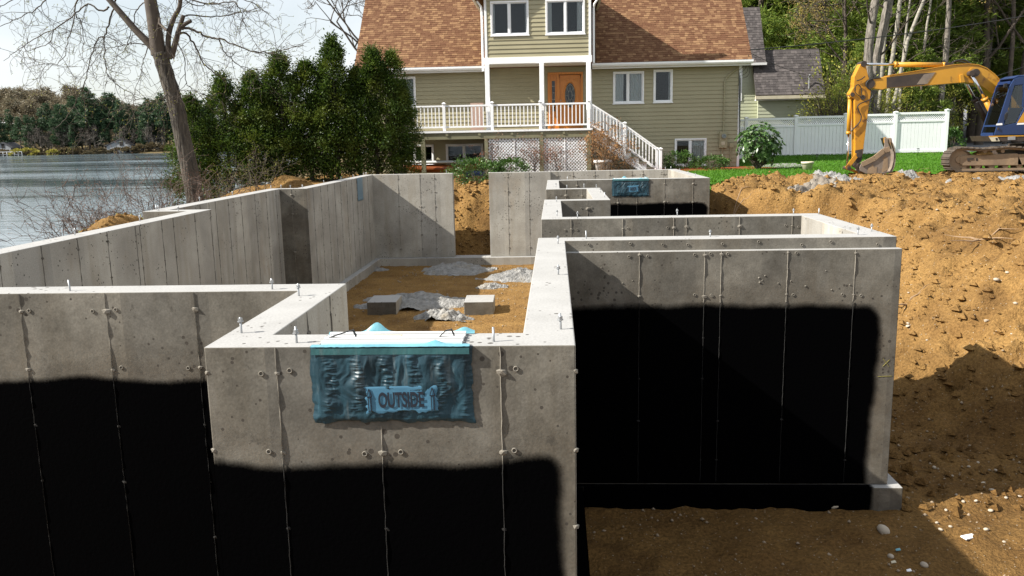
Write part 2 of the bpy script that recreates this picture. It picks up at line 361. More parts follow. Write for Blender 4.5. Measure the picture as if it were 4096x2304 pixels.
def inside(poly, x, y):
    ins = np.zeros(x.shape, bool); n = len(poly)
    for i in range(n):
        (ax, ay), (bx, by) = poly[i], poly[(i+1) % n]
        c = ((ay > y) != (by > y))
        with np.errstate(divide='ignore', invalid='ignore'):
            c &= x < (bx-ax)*(y-ay)/(by-ay)+ax
        ins ^= c
    return ins
def grade(x, y):
    z = np.full(x.shape, -.36)
    z = z + .34*sstep(31.5, 36, y)*sstep(6.5, 9, x) + .012*np.clip(y-36, 0, 200)*(x > 0) + .05*np.clip(y-58, 0, 60)*sstep(5, 20, x)
    z = z - .3*(1-sstep(-2, 6, y))
    xs = -11.3 - 2.6*sstep(17, 27, y) - 2.5*sstep(30, 45, y) - 25*sstep(45, 110, y) + .5*np.sin(y*.9)
    k = np.clip((-5.9-x)/(-5.9-xs), 0, 2.2)
    near = 1-sstep(22, 26, y)
    prof = np.where(k < 1, (.22*near)*sstep(0, .12, k) + (2.05-.22*near)*sstep(.05+.35*(1-near), 1.0, k), 2.05+(k-1)*1.6)
    z = np.where(x < -5.9, z - prof, z)
    def mound(cx, cy, sx, sy, h): return h*np.exp(-((x-cx)/sx)**2-((y-cy)/sy)**2)
    z = z + mound(-6.85, 12.6, .5, 1.3, .56) + mound(-7.05, 21.2, .6, .8, .75) + mound(-6.4, 21.0, .4, .7, .35)
    # loose spoil on top of the right bank
    z = z + mound(7.2, 21.5, 2.2, 1.6, .17) + mound(5.2, 19.5, 1.0, 1.6, .12) + mound(10.5, 23.5, 2.5, 1.0, .10) + mound(11.2, 19.5, 3, 1.8, .16) + mound(8.2, 17.2, 1.6, 1.2, .12)
    return z
def terrain(x, y, fine=True):
    g = grade(x, y); d = pit_dist(x, y)
    wob = fbm(x*.55, y*.55, 4, 3)*1.3
    left = 1-sstep(-5.2, -5.0, x); back = sstep(24.3, 24.6, y)*(1-left); front = 1-sstep(2.0, 2.6, y)
    slope = .72 + 5*sstep(18.2, 21, y)*(x > 3.2) + 15*left*(y > 5.3) + 1.6*back*(x < 3.7) + .7*front
    dd = np.maximum(d + wob*(1-left)*np.clip(d, 0, 1.0)*.6, 0)
    bank = FLOOR + slope*dd
    lump = fbm(x*1.1+7, y*1.1, 4, 31)
    k = .28; h = np.clip(.5+.5*(g-bank)/k, 0, 1); z = np.where(left > .5, np.minimum(g, bank), g*(1-h)+bank*h-k*h*(1-h)*.9)
    if fine:
        lawn = inside(LAWN, x, y) | ((y > 30) & (x > -3))
        amp = np.where(lawn, 0, 1.0)
        inpit = (d < .05) & (x < .2) & (y > 5.4)
        bk = np.clip(d, 0, 1)*(1-left)
        ridge = np.abs(fbm(x*1.5+y*.5, y*2.6-x*.7, 4, 57))
        z = z + amp*(fbm(x*4.5, y*4.5, 4, 5, .6)*np.where(inpit, .05, .13) + lump*(.06+.5*bk) - ridge*.75*bk - .35*bk*np.clip(np.abs(fbm(x*.9-y*.4, y*.9+x*.5, 3, 77))*-4+.3, 0, 1) + fbm(x*7, y*7, 3, 19, .7)*.10*bk + fbm(x*13, y*13, 3, 9, .6)*(.035+.09*bk))
    return z
def tz(x, y): return float(terrain(np.array([float(x)]), np.array([float(y)]))[0])
def grid_mesh(name, xs, ys, zf, mat, keep=None, smooth=True):
    X, Y = np.meshgrid(xs, ys); Z = zf(X.ravel(), Y.ravel()); V = np.column_stack([X.ravel(), Y.ravel(), Z])
    nx, ny = len(xs), len(ys); i = np.arange(nx-1); j = np.arange(ny-1); I, J = np.meshgrid(i, j); a = (J*nx+I).ravel()
    Fc = np.column_stack([a, a+1, a+nx+1, a+nx])
    if keep is not None:
        c = V[Fc].mean(1); Fc = Fc[keep(c[:, 0], c[:, 1])]
        used = np.unique(Fc); mp_ = np.full(len(V), -1); mp_[used] = np.arange(len(used)); V = V[used]; Fc = mp_[Fc]
    return np_mesh(name, V, Fc, mat, smooth)

xs = np.concatenate([np.arange(-14, -7.6, .16), np.arange(-7.6, 12.4, .075), np.arange(12.4, 16.01, .15)]); xs[-1] = 16
ys = np.concatenate([np.arange(-4, 4, .2), np.arange(4, 27, .075), np.arange(27, 34.001, .14)]); ys[-1] = 34
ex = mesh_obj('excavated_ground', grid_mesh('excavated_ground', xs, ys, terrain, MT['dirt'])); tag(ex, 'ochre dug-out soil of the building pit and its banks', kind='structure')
R = lambda x, y: (x > -14) & (x < 16) & (y > -4) & (y < 34)
def outer_z(x, y):
    return np.where((x >= -14) & (x <= 16) & (y >= -4) & (y <= 34), terrain(x, y), terrain(x, y, False)) - .004
gr = mesh_obj('ground', grid_mesh('ground', np.arange(-60, 161, 2.), np.arange(-60, 181, 2.), outer_z, MT['litter'], keep=lambda x, y: ~R(x, y)))
tag(gr, 'leaf-strewn ground around the lot and under the woods', kind='structure')
lawn_me = grid_mesh('lawn', np.arange(3.5, 24.01, .12), np.arange(21, 36.01, .12), lambda x, y: np.where((x <= 16) & (y <= 34), terrain(x, y), terrain(x, y, False))+.035+.02*fbm(x*3, y*3, 3, 4), MT['grass'],
                    keep=lambda x, y: inside(LAWN, x+fbm(x*2, y*2, 3, 8)*.5, y+fbm(x*2, y*2, 3, 18)*.7))
tag(mesh_obj('lawn', lawn_me), 'bright green mown lawn beside the house', kind='structure')
# grass blades on the lawn: uncountable
def blades(n, zone, hh, name, label, mat):
    x = NR.uniform(zone[0], zone[1], n); y = NR.uniform(zone[2], zone[3], n); k = inside(LAWN, x, y); x, y = x[k], y[k]; n = len(x)
    z = np.where((x <= 16) & (y <= 34), terrain(x, y), terrain(x, y, False))+.03
    a = NR.uniform(0, 2*np.pi, n); h = NR.uniform(.5, 1.2, n)*hh; w_ = NR.uniform(.008, .02, n); l = NR.normal(0, .035, (n, 2))
    P = np.column_stack([x, y, z]); dx = np.column_stack([np.cos(a)*w_, np.sin(a)*w_, 0*a])
    V = np.stack([P-dx, P+dx, P+np.column_stack([l, h])], 1).reshape(-1, 3)
    tag(mesh_obj(name, np_mesh(name, V, np.arange(3*n).reshape(-1, 3), mat)), label, 'grass', kind='stuff')
blades(60000, (3.5, 18, 21, 36), .075, 'grass', 'short green grass blades of the lawn', MT['blades'])
# bark mulch bed along the house wall, paved slab, drive
def sheet(name, poly, mat, dz, label, step=.12, zf=None, rag=.25):
    P = np.array(poly); x0, y0 = P.min(0); x1, y1 = P.max(0)
    zf = zf or (lambda x, y: np.where((x <= 16) & (y <= 34) & (x >= -14), terrain(x, y), terrain(x, y, False)))
    me = grid_mesh(name, np.arange(x0-.2, x1+.2, step), np.arange(y0-.2, y1+.2, step), lambda x, y: zf(x, y)+dz, mat,
                   keep=lambda x, y: inside(poly, x+rag*fbm(x*3, y*3, 3, 8), y+rag*fbm(x*3, y*3, 3, 18)))
    return tag(mesh_obj(name, me), label, kind='structure')
sheet('mulch_bed', [(3.6,29.3),(5.2,30.2),(6.6,30.6),(7.9,30.6),(8.2,31.6),(7.3,32.9),(3.6,32.9)], MT['mulch'], .06, 'reddish bark mulch bed under the house wall')
sheet('path', [(7.5,31.3),(9.6,31.9),(9.3,33.2),(7.6,33.0)], MT['rubble'], .055, 'grey concrete path slab beside the house corner', rag=.02)
sheet('driveway', [(16.9,34),(22,34),(34,60),(52,100),(70,150),(60,150),(40,100),(27,62),(19.5,44),(17.2,39)], MT['asphalt'], .03, 'grey asphalt driveway leading past the fence into the woods', 1.0, rag=.3)

lake = MB().add([(-900,-300,-2.4),(-9.8,-300,-2.4),(-9.8,45,-2.4),(-20,178,-2.4),(400,178,-2.4),(400,900,-2.4),(-900,900,-2.4)], [(0,1,2,3,4,5,6)]).build('lake', MT['water']); tag(lake, 'rippled grey-blue lake reaching the far wooded shore', kind='structure')
def far_z(x, y):
    s = y-(345+8*np.sin(x*.05)+5*np.sin(x*.13+1)); left = sstep(-150, -240, x)
    return -3.2+np.clip(s, -8, 30)*.09+14*sstep(20, 110, s)*(.25+.75*left)+fbm(x*.05, y*.05, 3, 2)*2*sstep(0, 20, s)
fs = mesh_obj('far_shore', grid_mesh('far_shore', np.arange(-520, 161, 5.), np.arange(330, 620, 5.), far_z, MT['litter'])); tag(fs, 'wooded far shore of the lake', kind='structure')
def fz(x, y): return float(far_z(np.array([float(x)]), np.array([float(y)]))[0])

# ================================================================== the concrete foundation
T0 = [(-2.95,24.05),(-5.28,24.05),(-5.28,17.55),(-5.87,17.55),(-5.87,12.38),(-5.2,12.38),(-5.2,5.65),(-1.46,5.65),(-1.46,4.12),(-.17,4.12),(-.17,8.17),(2.93,8.17),(2.93,10.05),(-.17,10.05),
      (-.17,13.26),(.60,13.26),(.60,15.88),(-.17,15.88),(-.17,19.38),(3.24,19.38),(3.24,24.15),(-.12,24.15),(-.12,24.05),(-1.9,24.05),
      (-1.9,24.31),(-.12,24.31),(-.12,24.41),(3.50,24.41),(3.50,19.12),(.09,19.12),(.09,16.14),(.86,16.14),(.86,13.0),(.09,13.0),(.09,10.31),(3.19,10.31),(3.19,7.91),(.09,7.91),(.09,3.86),(-1.72,3.86),
      (-1.72,5.39),(-5.47,5.39),(-5.47,12.12),(-6.15,12.12),(-6.15,17.81),(-5.56,17.81),(-5.56,24.31),(-2.95,24.31)]
FD = empty('concrete_foundation', (0, 3.86, FLOOR), 'new grey poured concrete foundation walls with black damp-proofed outer faces', 'foundation')
FD['category'] = 'foundation'
def fchild(o): o.parent = FD; o.matrix_parent_inverse = Matrix.Translation((0, -3.86, -FLOOR)); return o
WB = -2.43
wb = MB().prism([(x, y, 0) for x, y in T0], (0, 0, WB))
wall = fchild(wb.build('wall', MT['concrete'], bevel=.006))
def offset(poly, p):
    a = sum(poly[i][0]*poly[(i+1) % len(poly)][1]-poly[(i+1) % len(poly)][0]*poly[i][1] for i in range(len(poly)))
    s = 1 if a > 0 else -1; o = []
    for i in range(len(poly)):
        (px, py), (x, y), (nx, ny) = poly[i-1], poly[i], poly[(i+1) % len(poly)]
        d1 = Vector((x-px, y-py)).normalized(); d2 = Vector((nx-x, ny-y)).normalized()
        n1 = Vector((d1.y, -d1.x))*s; n2 = Vector((d2.y, -d2.x))*s
        if d1.cross(d2) == 0: o.append((x+n1.x*p, y+n1.y*p))
        else: o.append((x+(n1.x+n2.x)*p, y+(n1.y+n2.y)*p))
    return o
# footings: one strip under each run of wall
foot = MB().prism([(x, y, WB-.003) for x, y in offset(T0, .15)], (0, 0, -.45))
fchild(foot.build('footing', MT['concrete'], bevel=.012))
fchild(MB().box(-2.798, -2.052, 23.9, 24.46, FLOOR-.2, WB-.006).build('footing', MT['concrete']))
# thicker lower wall that leaves a ledge round the front of the right-hand room
fchild(MB().box(.091, 3.215, 7.83, 7.916, WB, -.105).box(3.186, 3.214, 7.918, 10.3, WB, -.108).build('brick_ledge', MT['concrete'], bevel=.006))

# black spray coat: sheets a few millimetres proud of the outer faces, feathered at the edge
def coat_sheet(name, P, nx, nz, cover):
    u = np.linspace(0, 1, nx); v = np.linspace(0, 1, nz); U, Vv = np.meshgrid(u, v); a, b, c = (np.array(q, float) for q in P)
    X = a + U.ravel()[:, None]*(b-a) + Vv.ravel()[:, None]*(c-a)
    i, j = np.meshgrid(np.arange(nx-1), np.arange(nz-1)); q = (j*nx+i).ravel()
    me = np_mesh(name, X, np.column_stack([q, q+1, q+nx+1, q+nx]), MT['coat'])
    at_ = me.attributes.new('cover', 'FLOAT', 'POINT'); at_.data.foreach_set('value', cover(X).astype(np.float32))
    return fchild(mesh_obj(name, me))
def cover_fn(top, xr=None, axis=0, r=.14, soft=.05, wave=.02, seed=1):
    def f(X):
        h = X[:, axis]; z = X[:, 2]
        t = top + wave*np.sin(h*2.3+seed)+wave*.6*np.sin(h*7.1+seed*2)
        if xr is None: d = t-z
        else:
            xe = xr + .025*np.sin(z*3.1+seed); ax = np.maximum(h-(xe-r), 0); az = np.maximum(z-(t-r), 0)
            d = np.where((ax > 0) & (az > 0), r-np.hypot(ax, az), np.minimum(t-z, xe-h))
        return np.clip(.5+d/(2*soft), 0, 1)
    return f
coat_sheet('damp_proof_coating', [(-1.716,3.855,-2.42),(.086,3.855,-2.42),(-1.716,3.855,-.4)], 90, 90, cover_fn(-.59, .03, 0, .09, .035))
coat_sheet('damp_proof_coating', [(-5.46,5.385,-2.42),(-1.725,5.385,-2.42),(-5.46,5.385,-.4)], 140, 80, cover_fn(-.62, soft=.03, seed=3))
coat_sheet('damp_proof_coating', [(.095,7.825,-2.42),(3.21,7.825,-2.42),(.095,7.825,-.4)], 130, 80, cover_fn(-.63, 3.02, 0, .13, .05, .008, 5))
coat_sheet('damp_proof_coating', [(.095,19.115,-2.42),(3.495,19.115,-2.42),(.095,19.115,-.3)], 100, 60, cover_fn(-.56, 3.46, 0, .16, .04, .01, 2))
coat_sheet('damp_proof_coating', [(.0945,3.87,-2.42),(.0945,7.82,-2.42),(.0945,3.87,-.4)], 80, 60, cover_fn(-.6, axis=1, seed=4))
coat_sheet('damp_proof_coating', [(-1.7245,3.87,-2.42),(-1.7245,5.37,-2.42),(-1.7245,3.87,-.4)], 50, 50, cover_fn(-.6, axis=1, seed=6))
coat_sheet('damp_proof_coating', [(.25,7.755,-2.7),(3.2,7.755,-2.7),(.25,7.755,-2.425)], 100, 8, cover_fn(-1, 3.06, 0, .05, .03))
coat_sheet('damp_proof_coating', [(.1,7.754,-2.4295),(3.2,7.754,-2.4295),(.1,7.828,-2.4295)], 100, 6, cover_fn(-1, 3.06, 0, .05, .03))
coat_sheet('damp_proof_coating', [(.245,3.7,-2.7),(.245,7.75,-2.7),(.245,3.7,-2.425)], 60, 8, cover_fn(-1, axis=1))
coat_sheet('damp_proof_coating', [(.1,3.7,-2.4295),(.245,3.7,-2.4295),(.1,7.75,-2.4295)], 8, 60, cover_fn(-1))
coat_sheet('damp_proof_coating', [(.87,12.995,-2.42),(.1,12.995,-2.42),(.87,12.995,-.4)], 40, 40, cover_fn(-.6, soft=.04, seed=8))

# form seams (thin fins) and the knobs left by the form ties
def blob_mesh(name, r, flat, seed, mat):
    import bmesh
    bm = bmesh.new(); bmesh.ops.create_icosphere(bm, subdivisions=1, radius=r); rr = random.Random(seed)
    for v in bm.verts: v.co *= rr.uniform(.65, 1.35); v.co.y *= flat
    me = bpy.data.meshes.new(name); bm.to_mesh(me); bm.free(); me.materials.append(mat); return me
TIE = [blob_mesh('form_tie', .015, .8, s, MT['seam']) for s in range(3)]
TIED = [blob_mesh('form_tie', .014, .7, s, MT['seamshade']) for s in range(3)]
TIEC = [blob_mesh('form_tie', .011, .6, s, MT['seamdark']) for s in range(3)]
def washer_mesh():
    mb = MB(); n = 10
    for i in range(n):
        a, a2 = 2*math.pi*i/n, 2*math.pi*(i+1)/n
        ring = lambda t: [(math.cos(t)*.009, 0, math.sin(t)*.009), (math.cos(t)*.009, -.006, math.sin(t)*.009), (math.cos(t)*.014, -.006, math.sin(t)*.014), (math.cos(t)*.014, 0, math.sin(t)*.014)]
        mb.add(ring(a)+ring(a2), [(0,1,5,4),(1,2,6,5),(2,3,7,6)])
    return mb.mesh('tie_ring', MT['seam'], True)
RING = washer_mesh()
def fin_mesh(h, seed, mat, w_=.003, d=.0065):
    rr = random.Random(seed); mb = MB(); n = max(2, int(h/.045)); P = []
    for i in range(n+1):
        z = -h*i/n; dd = d*rr.uniform(.35, 1.5); x = rr.uniform(-.002, .002)
        P += [(x-w_, 0, z), (x, -dd, z), (x+w_, 0, z)]
    F_ = []
    for i in range(n):
        b = i*3; F_ += [(b, b+1, b+4, b+3), (b+1, b+2, b+5, b+4)]
    return mb.add(P, F_).mesh('form_seam', mat)
FINS = {}
def fin(h, mat, k):
    key = (round(h, 2), mat.name, k % 3)
    if key not in FINS: FINS[key] = fin_mesh(h, hash(key) % 997, mat)
    return FINS[key]
def seam(pos, axis, z0, z1, rows, mat, ties, k, rings=True, size=1.0):
    """fin on a face; axis 'y' = faces -Y, 'x' = faces +X"""
    rot = (0, 0, 0) if axis == 'y' else (0, 0, math.pi/2)
    zc = -.6 if (mat is MT['seam'] and pos[1] < 8 or abs(pos[1]-19.12) < .01) else z1
    fchild(mesh_obj('form_seam', fin(z0-max(zc, z1), mat, k), loc=(pos[0], pos[1], z0), rot=rot))
    if zc > z1: fchild(mesh_obj('form_seam', fin(min(z0, zc)-z1, MT['seamdark'], k), loc=(pos[0], pos[1]-.004, min(z0, zc)), rot=rot))
    for i, z in enumerate(rows):
        if z1 < z < z0+.05:
            j = random.Random(k*31+i); s = size*j.uniform(.7, 1.5)
            fchild(mesh_obj('form_tie', (ties if z > zc else TIEC)[(k+i) % 3], loc=(pos[0], pos[1], z+j.uniform(-.01, .01)), rot=(0, 0, rot[2]), scale=(s*1.4, s, s)))
            if rings and axis == 'y' and z > max(zc, -1.4):
                for dx in (-.085, .075):
                    if j.random() < .5: fchild(mesh_obj('tie_ring', RING, loc=(pos[0]+dx+j.uniform(-.02, .02), pos[1], z+j.uniform(-.012, .012))))
ROWS = [-.125-.41*i for i in range(6)]
k = 0
for x in (-1.365, -.27): k += 1; seam((x, 3.86), 'y', -.005, -2.4, ROWS, MT['seam'], TIE, k)
k += 1; seam((-.865, 3.86), 'y', -.40, -2.4, ROWS, MT['seam'], TIE, k)
for x in (-4.88, -4.27, -3.655, -3.055, -2.44): k += 1; seam((x, 5.39), 'y', -.005, -2.4, ROWS, MT['seam'], TIE, k)
for x in (.79, 1.40, 1.555, 2.17, 2.79): k += 1; seam((x, 7.83), 'y', -.108, -2.4, [-.14]+ROWS[1:], MT['seam'], TIE, k)
for x in (.19, .81, 1.42, 1.57, 2.20, 2.82): k += 1; seam((x, 10.05), 'y', -.005, -2.4, ROWS, MT['seam'], TIE, k)
for x in (-4.54, -3.9, -3.48, -1.355, -.745): k += 1; seam((x, 24.05), 'y', -.005, -2.4, ROWS, MT['seam'], TIE, k, size=1.35)
for x in (.08, .52, 1.14, 1.57, 2.20, 2.51, 3.1): k += 1; seam((x, 24.15), 'y', -.005, -2.4, ROWS, MT['seam'], TIE, k, size=1.3)
for x in (.5, 1.43, 1.86, 2.48, 3.12): k += 1; seam((x, 19.12), 'y', -.42 if 1.3 < x < 2.1 else -.005, -1.0, ROWS, MT['seam'], TIE, k, size=1.2)
for x in (.2, .51): k += 1; seam((x, 15.88), 'y', -.005, -1.2, ROWS, MT['seam'], TIE, k, size=1.2)
k += 1; seam((.5, 13.0), 'y', -.005, -1.2, ROWS, MT['seam'], TIE, k, size=1.3)
k += 1; seam((-5.62, 17.55), 'y', -.005, -2.4, ROWS, MT['seam'], TIE, k, size=1.2)
for y in (6.2, 6.85, 7.45, 8.1, 8.75, 9.36, 10.02, 10.13, 10.72, 11.06, 11.75, 12.3): k += 1; seam((-5.2, y), 'x', -.005, -2.4, ROWS, MT['seamshade'], TIED, k, False, .9)
for y in (12.9, 13.5, 13.86, 14.13, 14.7, 15.32, 16.05, 16.7, 17.3): k += 1; seam((-5.87, y), 'x', -.005, -2.4, ROWS, MT['seamshade'], TIED, k, False, .95)
for y in (18.0, 18.6, 19.19, 19.8, 20.35, 20.98, 21.53, 22.05, 22.58, 23.4): k += 1; seam((-5.28, y), 'x', -.005, -2.4, ROWS, MT['seamshade'], TIED, k, False, 1.0)
for y in (4.7, 5.2): k += 1; seam((-1.46, y), 'x', -.005, -1.5, ROWS, MT['seamshade'], TIED, k, False, 1.2)
for i, (x, z) in enumerate([(-1.715, -.13), (-1.715, -.53), (.085, -.13), (.085, -.53), (.085, -.93), (-1.7, -.95)]):
    fchild(mesh_obj('form_tie', TIE[i % 3], loc=(x, 3.868, z), scale=(1.1, 1.1, 1.0)))
for x in np.arange(.35, 3.1, .33):
    fchild(mesh_obj('tie_ring', RING, loc=(x+RNG.uniform(-.1, .1), 7.908, -.03-.045*RNG.random())))
# mortar crumbs stuck to the right-hand room
for i in range(16):
    fchild(mesh_obj('mortar_crumb', TIE[i % 3], loc=(RNG.uniform(.3, 3.1), 7.829, RNG.uniform(-.55, -.2)), scale=[RNG.uniform(.35, .7)]*3))

# anchor bolts standing in the wall tops
bs = MB().tube([(0,0,-.05),(0,0,.075)], .006, 8).mesh('anchor_bolt', MT['steel'], True)
nm = MB().cyl((0,0,.05), (0,0,.064), .0125, 6).cyl((0,0,.046), (0,0,.05), .016, 10).mesh('nut', MT['steel'])
def Zpt(f, *q): return [atz(*f(*p), 0) for p in q]
f1 = lambda x, y: (x/2.07, 650+y/2.07); f2 = lambda x, y: (1000+x/2.07, 650+y/2.07); f3 = lambda x, y: (2000+x/2.415, 650+y/2.415); f4 = lambda x, y: (2900+x/2.07, 650+y/2.07); f6 = lambda x, y: (750+x/1.375, 1250+y/1.375)
B = Zpt(f1, (620,600),(1140,487),(1262,392),(1315,400),(1425,410),(1612,325),(1900,275),(580,1062),(2255,1050)) + Zpt(f2, (140,218),(257,216),(358,210),(435,208),(612,170),(735,142),(829,122),(907,105),(958,97),(1036,92),(1632,88),(405,1105)) \
  + Zpt(f3, (540,240),(658,165),(647,250),(817,245),(932,248),(970,290),(1010,335),(547,380),(550,515),(748,540),(1713,515),(833,737),(2030,718),(560,785),(563,1083),(1603,62),(1660,59),(1736,85),(1817,108),(1888,135)) \
  + Zpt(f4, (567,428),(777,430),(1100,597),(1213,570)) + Zpt(f6, (297,113),(601,167),(1684,160),(2053,92))
def in_wall(x, y, m_=.03):
    poly = offset(T0, -m_); return bool(inside(poly, np.array([x]), np.array([y]))[0])
nb = 0
for i, p in enumerate(B):
    q = None
    for rad in np.arange(0, .9, .03):                      # nearest spot that really is wall top
        for a in np.arange(0, 2*math.pi, .5):
            if in_wall(p.x+rad*math.cos(a), p.y+rad*math.sin(a)): q = (p.x+rad*math.cos(a), p.y+rad*math.sin(a)); break
        if q: break
    if not q: continue
    b_ = fchild(mesh_obj('anchor_bolt', bs, loc=(q[0], q[1], 0), rot=(RNG.uniform(-.05, .05), RNG.uniform(-.05, .05), RNG.random()*3), scale=(1, 1, RNG.uniform(.9, 1.15))))
    if i % 5 != 2: mesh_obj('nut', nm, b_, loc=(0, 0, RNG.uniform(-.005, .008)))
# yellow chalk marks on the corner strip
ck = simple('yellow_crayon', (.3,.26,.06), (.22,.19,.05), 60, .9)
fchild(MB().bar((3.06,7.8285,-1.335),(3.19,7.8285,-1.33),.004,.004).bar((3.1,7.8285,-1.16),(3.16,7.8285,-1.24),.004,.003).bar((3.16,7.8285,-1.17),(3.1,7.8285,-1.235),.004,.003).build('crayon_mark', ck))

# ------------------------------------------------------------------ basement windows wrapped in blue plastic
def mk_plastic(name, c0, c1):
    mt, n, b = nmat(name); co = coords(n)
    col = ramp(n, noise(n, co, 3.0, 5, .6, (1.6, 1, .6)), c0, c1, .35, .7)
    col = mixc(n, ramp(n, noise(n, co, 8, 4, .65, (3, 1, .5)), (0,0,0), (.4,.4,.4), .55, .8), col, (.2, .22, .22))
    n.links.new(col, b.inputs['Base Color']); b.inputs['Roughness'].default_value = .38; b.inputs['Specular IOR Level'].default_value = .35
    bump(n, b, noise(n, co, 30, 3, .5, (1.6, 1, .8)), .22, .008); return mt
MT['plastic'] = mk_plastic('blue_plastic_wrap', (.024,.068,.095), (.008,.02,.028))
MT['label'] = simple('pale_blue_label', (.07,.20,.31), (.05,.15,.24), 9, .4, world=False)
MT['ink'] = simple('black_print', (.012,.02,.035), (.01,.015,.025), 9, .5)
MT['plastic2'] = mk_plastic('bright_blue_film', (.15,.36,.42), (.1,.26,.32)); MT['hem'] = mk_plastic('teal_hem_tape', (.05,.15,.16), (.03,.09,.1))
def wrinkle_sheet(name, w_, h_, nx, nz, mat, amp, seed, bulge=.0, sag=0, thick=.006):
    u, v = np.meshgrid(np.linspace(0, 1, nx), np.linspace(0, 1, nz)); u = u.ravel(); v = v.ravel()
    x = u*w_; z = -v*h_
    edge = np.minimum(np.minimum(u, 1-u)*w_, np.minimum(v, 1-v)*h_)
    rows = .5+.5*np.sin(x*46+2*np.sin(z*9)+seed); wr = fbm(x*26+1.5*fbm(z*6, x*3, 2, seed)*4, z*7, 4, seed)*amp*1.1 + (np.abs(fbm(x*16, z*95+seed, 2, seed+3))*amp*1.5)*rows**3 + fbm(x*4+2+z*3, z*5-x*2, 2, seed+9)*amp*1.3
    y = -(thick+np.clip(edge*.3, 0, 2*thick)+bulge*np.sin(np.pi*u)*np.sin(np.pi*v)) - wr*np.clip(edge*12, .25, 1)
    y = y - 1.6*thick*np.exp(-((v-.95)/.05)**2)*(.5+fbm(x*14, z*9, 3, seed+5))
    x = x + .012*fbm(v*9, u*2, 3, seed+7)*2*np.where((u < .03) | (u > .97), 1, .2); z = z - sag*np.sin(np.pi*u)*(1-v)**2 + .014*fbm(u*12, v*3, 3, seed+8)*2*(v > .97)
    i, j = np.meshgrid(np.arange(nx-1), np.arange(nz-1)); q = (j*nx+i).ravel()
    return np_mesh(name, np.column_stack([x, y, z]), np.column_stack([q, q+1, q+nx+1, q+nx]), mat, True), (x, y, z)
def text_mesh(body, size, mat, sx=1.0):
    cu = bpy.data.curves.new('lettering', 'FONT'); cu.body = body; cu.size = size; cu.extrude = .0003; cu.offset = size*.028; cu.align_x = 'CENTER'; cu.align_y = 'CENTER'
    o = bpy.data.objects.new('lettering', cu); COL.objects.link(o)
    me = bpy.data.meshes.new_from_object(o.evaluated_get(bpy.context.evaluated_depsgraph_get())); bpy.data.objects.remove(o); bpy.data.curves.remove(cu)
    me.materials.clear(); me.materials.append(mat)
    me.transform(Matrix.Scale(sx, 4, (1, 0, 0))); me.transform(Matrix.Rotation(math.pi/2, 4, 'X')); return me
MT['shadowgap'] = simple('groove_shade', (.10,.10,.10), (.06,.06,.06), 8, .7)
def wrapped_window(x0, w_, h_, Yf, word, label, seed, sag, lab):
    t = empty('basement_window', (x0, Yf, 0), label, 'window')
    me, _ = wrinkle_sheet('plastic_wrap', w_, h_, 170, 100, MT['plastic'], .021, seed, .006, sag); mesh_obj('plastic_wrap', me, t)
    # white window frame lying in the wall top: four ribs along it
    MB().box(.04, w_-.04, .012, .232, .0015, .004).build('rib_gap_shade', MT['shadowgap'], t)  # dark strip added as painted shade in the gaps between the ribs
    for i, y in enumerate((.02, .075, .13, .185)): MB().box(.05, w_-.05, y, y+.03, .004, .018+.004*(i % 2)).build('frame_rail', MT['trim'], t)
    MB().box(.36*w_, .54*w_, .09, .15, .018, .021).build('sticker', MT['beige'], t)
    nx = 60; u, v = np.meshgrid(np.linspace(0, 1, nx), np.linspace(0, 1, 8)); u = u.ravel(); v = v.ravel()
    hump = .05*np.exp(-((u-.33)/.06)**2) + .022*np.exp(-((u-.93)/.05)**2) + .008
    V = np.column_stack([.03+u*(w_-.04), .235+.02*v, .004+v*hump+.003*fbm(u*20, v*3, 2, 3)])
    i, j = np.meshgrid(np.arange(nx-1), np.arange(7)); q = (j*nx+i).ravel()
    mesh_obj('film_edge', np_mesh('film_edge', V, np.column_stack([q, q+1, q+nx+1, q+nx]), MT['plastic2'], True), t)
    V = np.column_stack([.01+u*(w_-.02), -.028+.05*v, .006*np.sin(v*3.1)+.003+.006*np.abs(fbm(u*30, v*4, 3, 5))+.02*np.exp(-((u-.78)/.05)**2)*v])
    mesh_obj('film_edge', np_mesh('film_edge', V, np.column_stack([q, q+1, q+nx+1, q+nx]), MT['plastic2'], True), t)
    MB().box(.012, w_-.012, -.026, -.022, -.035, -.004).build('hem_tape', MT['hem'], t)
    for xa, ln in ((.24*w_, .12), (.86*w_, .06)):
        mb = MB(); P = [(xa-ln, .1, .02), (xa-.03, .1, .05), (xa, .11, .055), (xa+.012, .12, .022)]
        for a, b in zip(P, P[1:]): mb.bar(a, b, .004, .022, up=(0, 1, 0))
        mb.build('strap', MT['black'], t)
    lx0, lx1, lz0, lz1, rot = lab
    lo = mesh_obj('label', None or wrinkle_sheet('label', lx1-lx0, lz0-lz1, 50, 24, MT['label'], .004, seed+40, thick=.001)[0], t, loc=(lx0, -.027, lz0), rot=(0, rot, 0))
    w2, h2 = lx1-lx0, lz0-lz1
    mesh_obj('lettering', text_mesh(word, h2*.8, MT['ink'], w2*.72/(h2*.8*.66*len(word))), lo, loc=(w2/2, -.0065, -h2*.55))
    for ax in (.06*w2, .94*w2):
        ar = MB(); s = h2
        for a, b in (((ax-.035*w2, -.38*s), (ax, -.08*s)), ((ax, -.08*s), (ax+.035*w2, -.38*s)), ((ax-.035*w2, -.38*s), (ax+.035*w2, -.38*s)), ((ax-.018*w2, -.38*s), (ax-.018*w2, -.95*s)), ((ax+.018*w2, -.38*s), (ax+.018*w2, -.95*s))):
            ar.bar((a[0], -.0065, a[1]), (b[0], -.0065, b[1]), .004, .003, up=(0, 1, 0))
        ar.build('arrow', MT['ink'], lo)
    return t
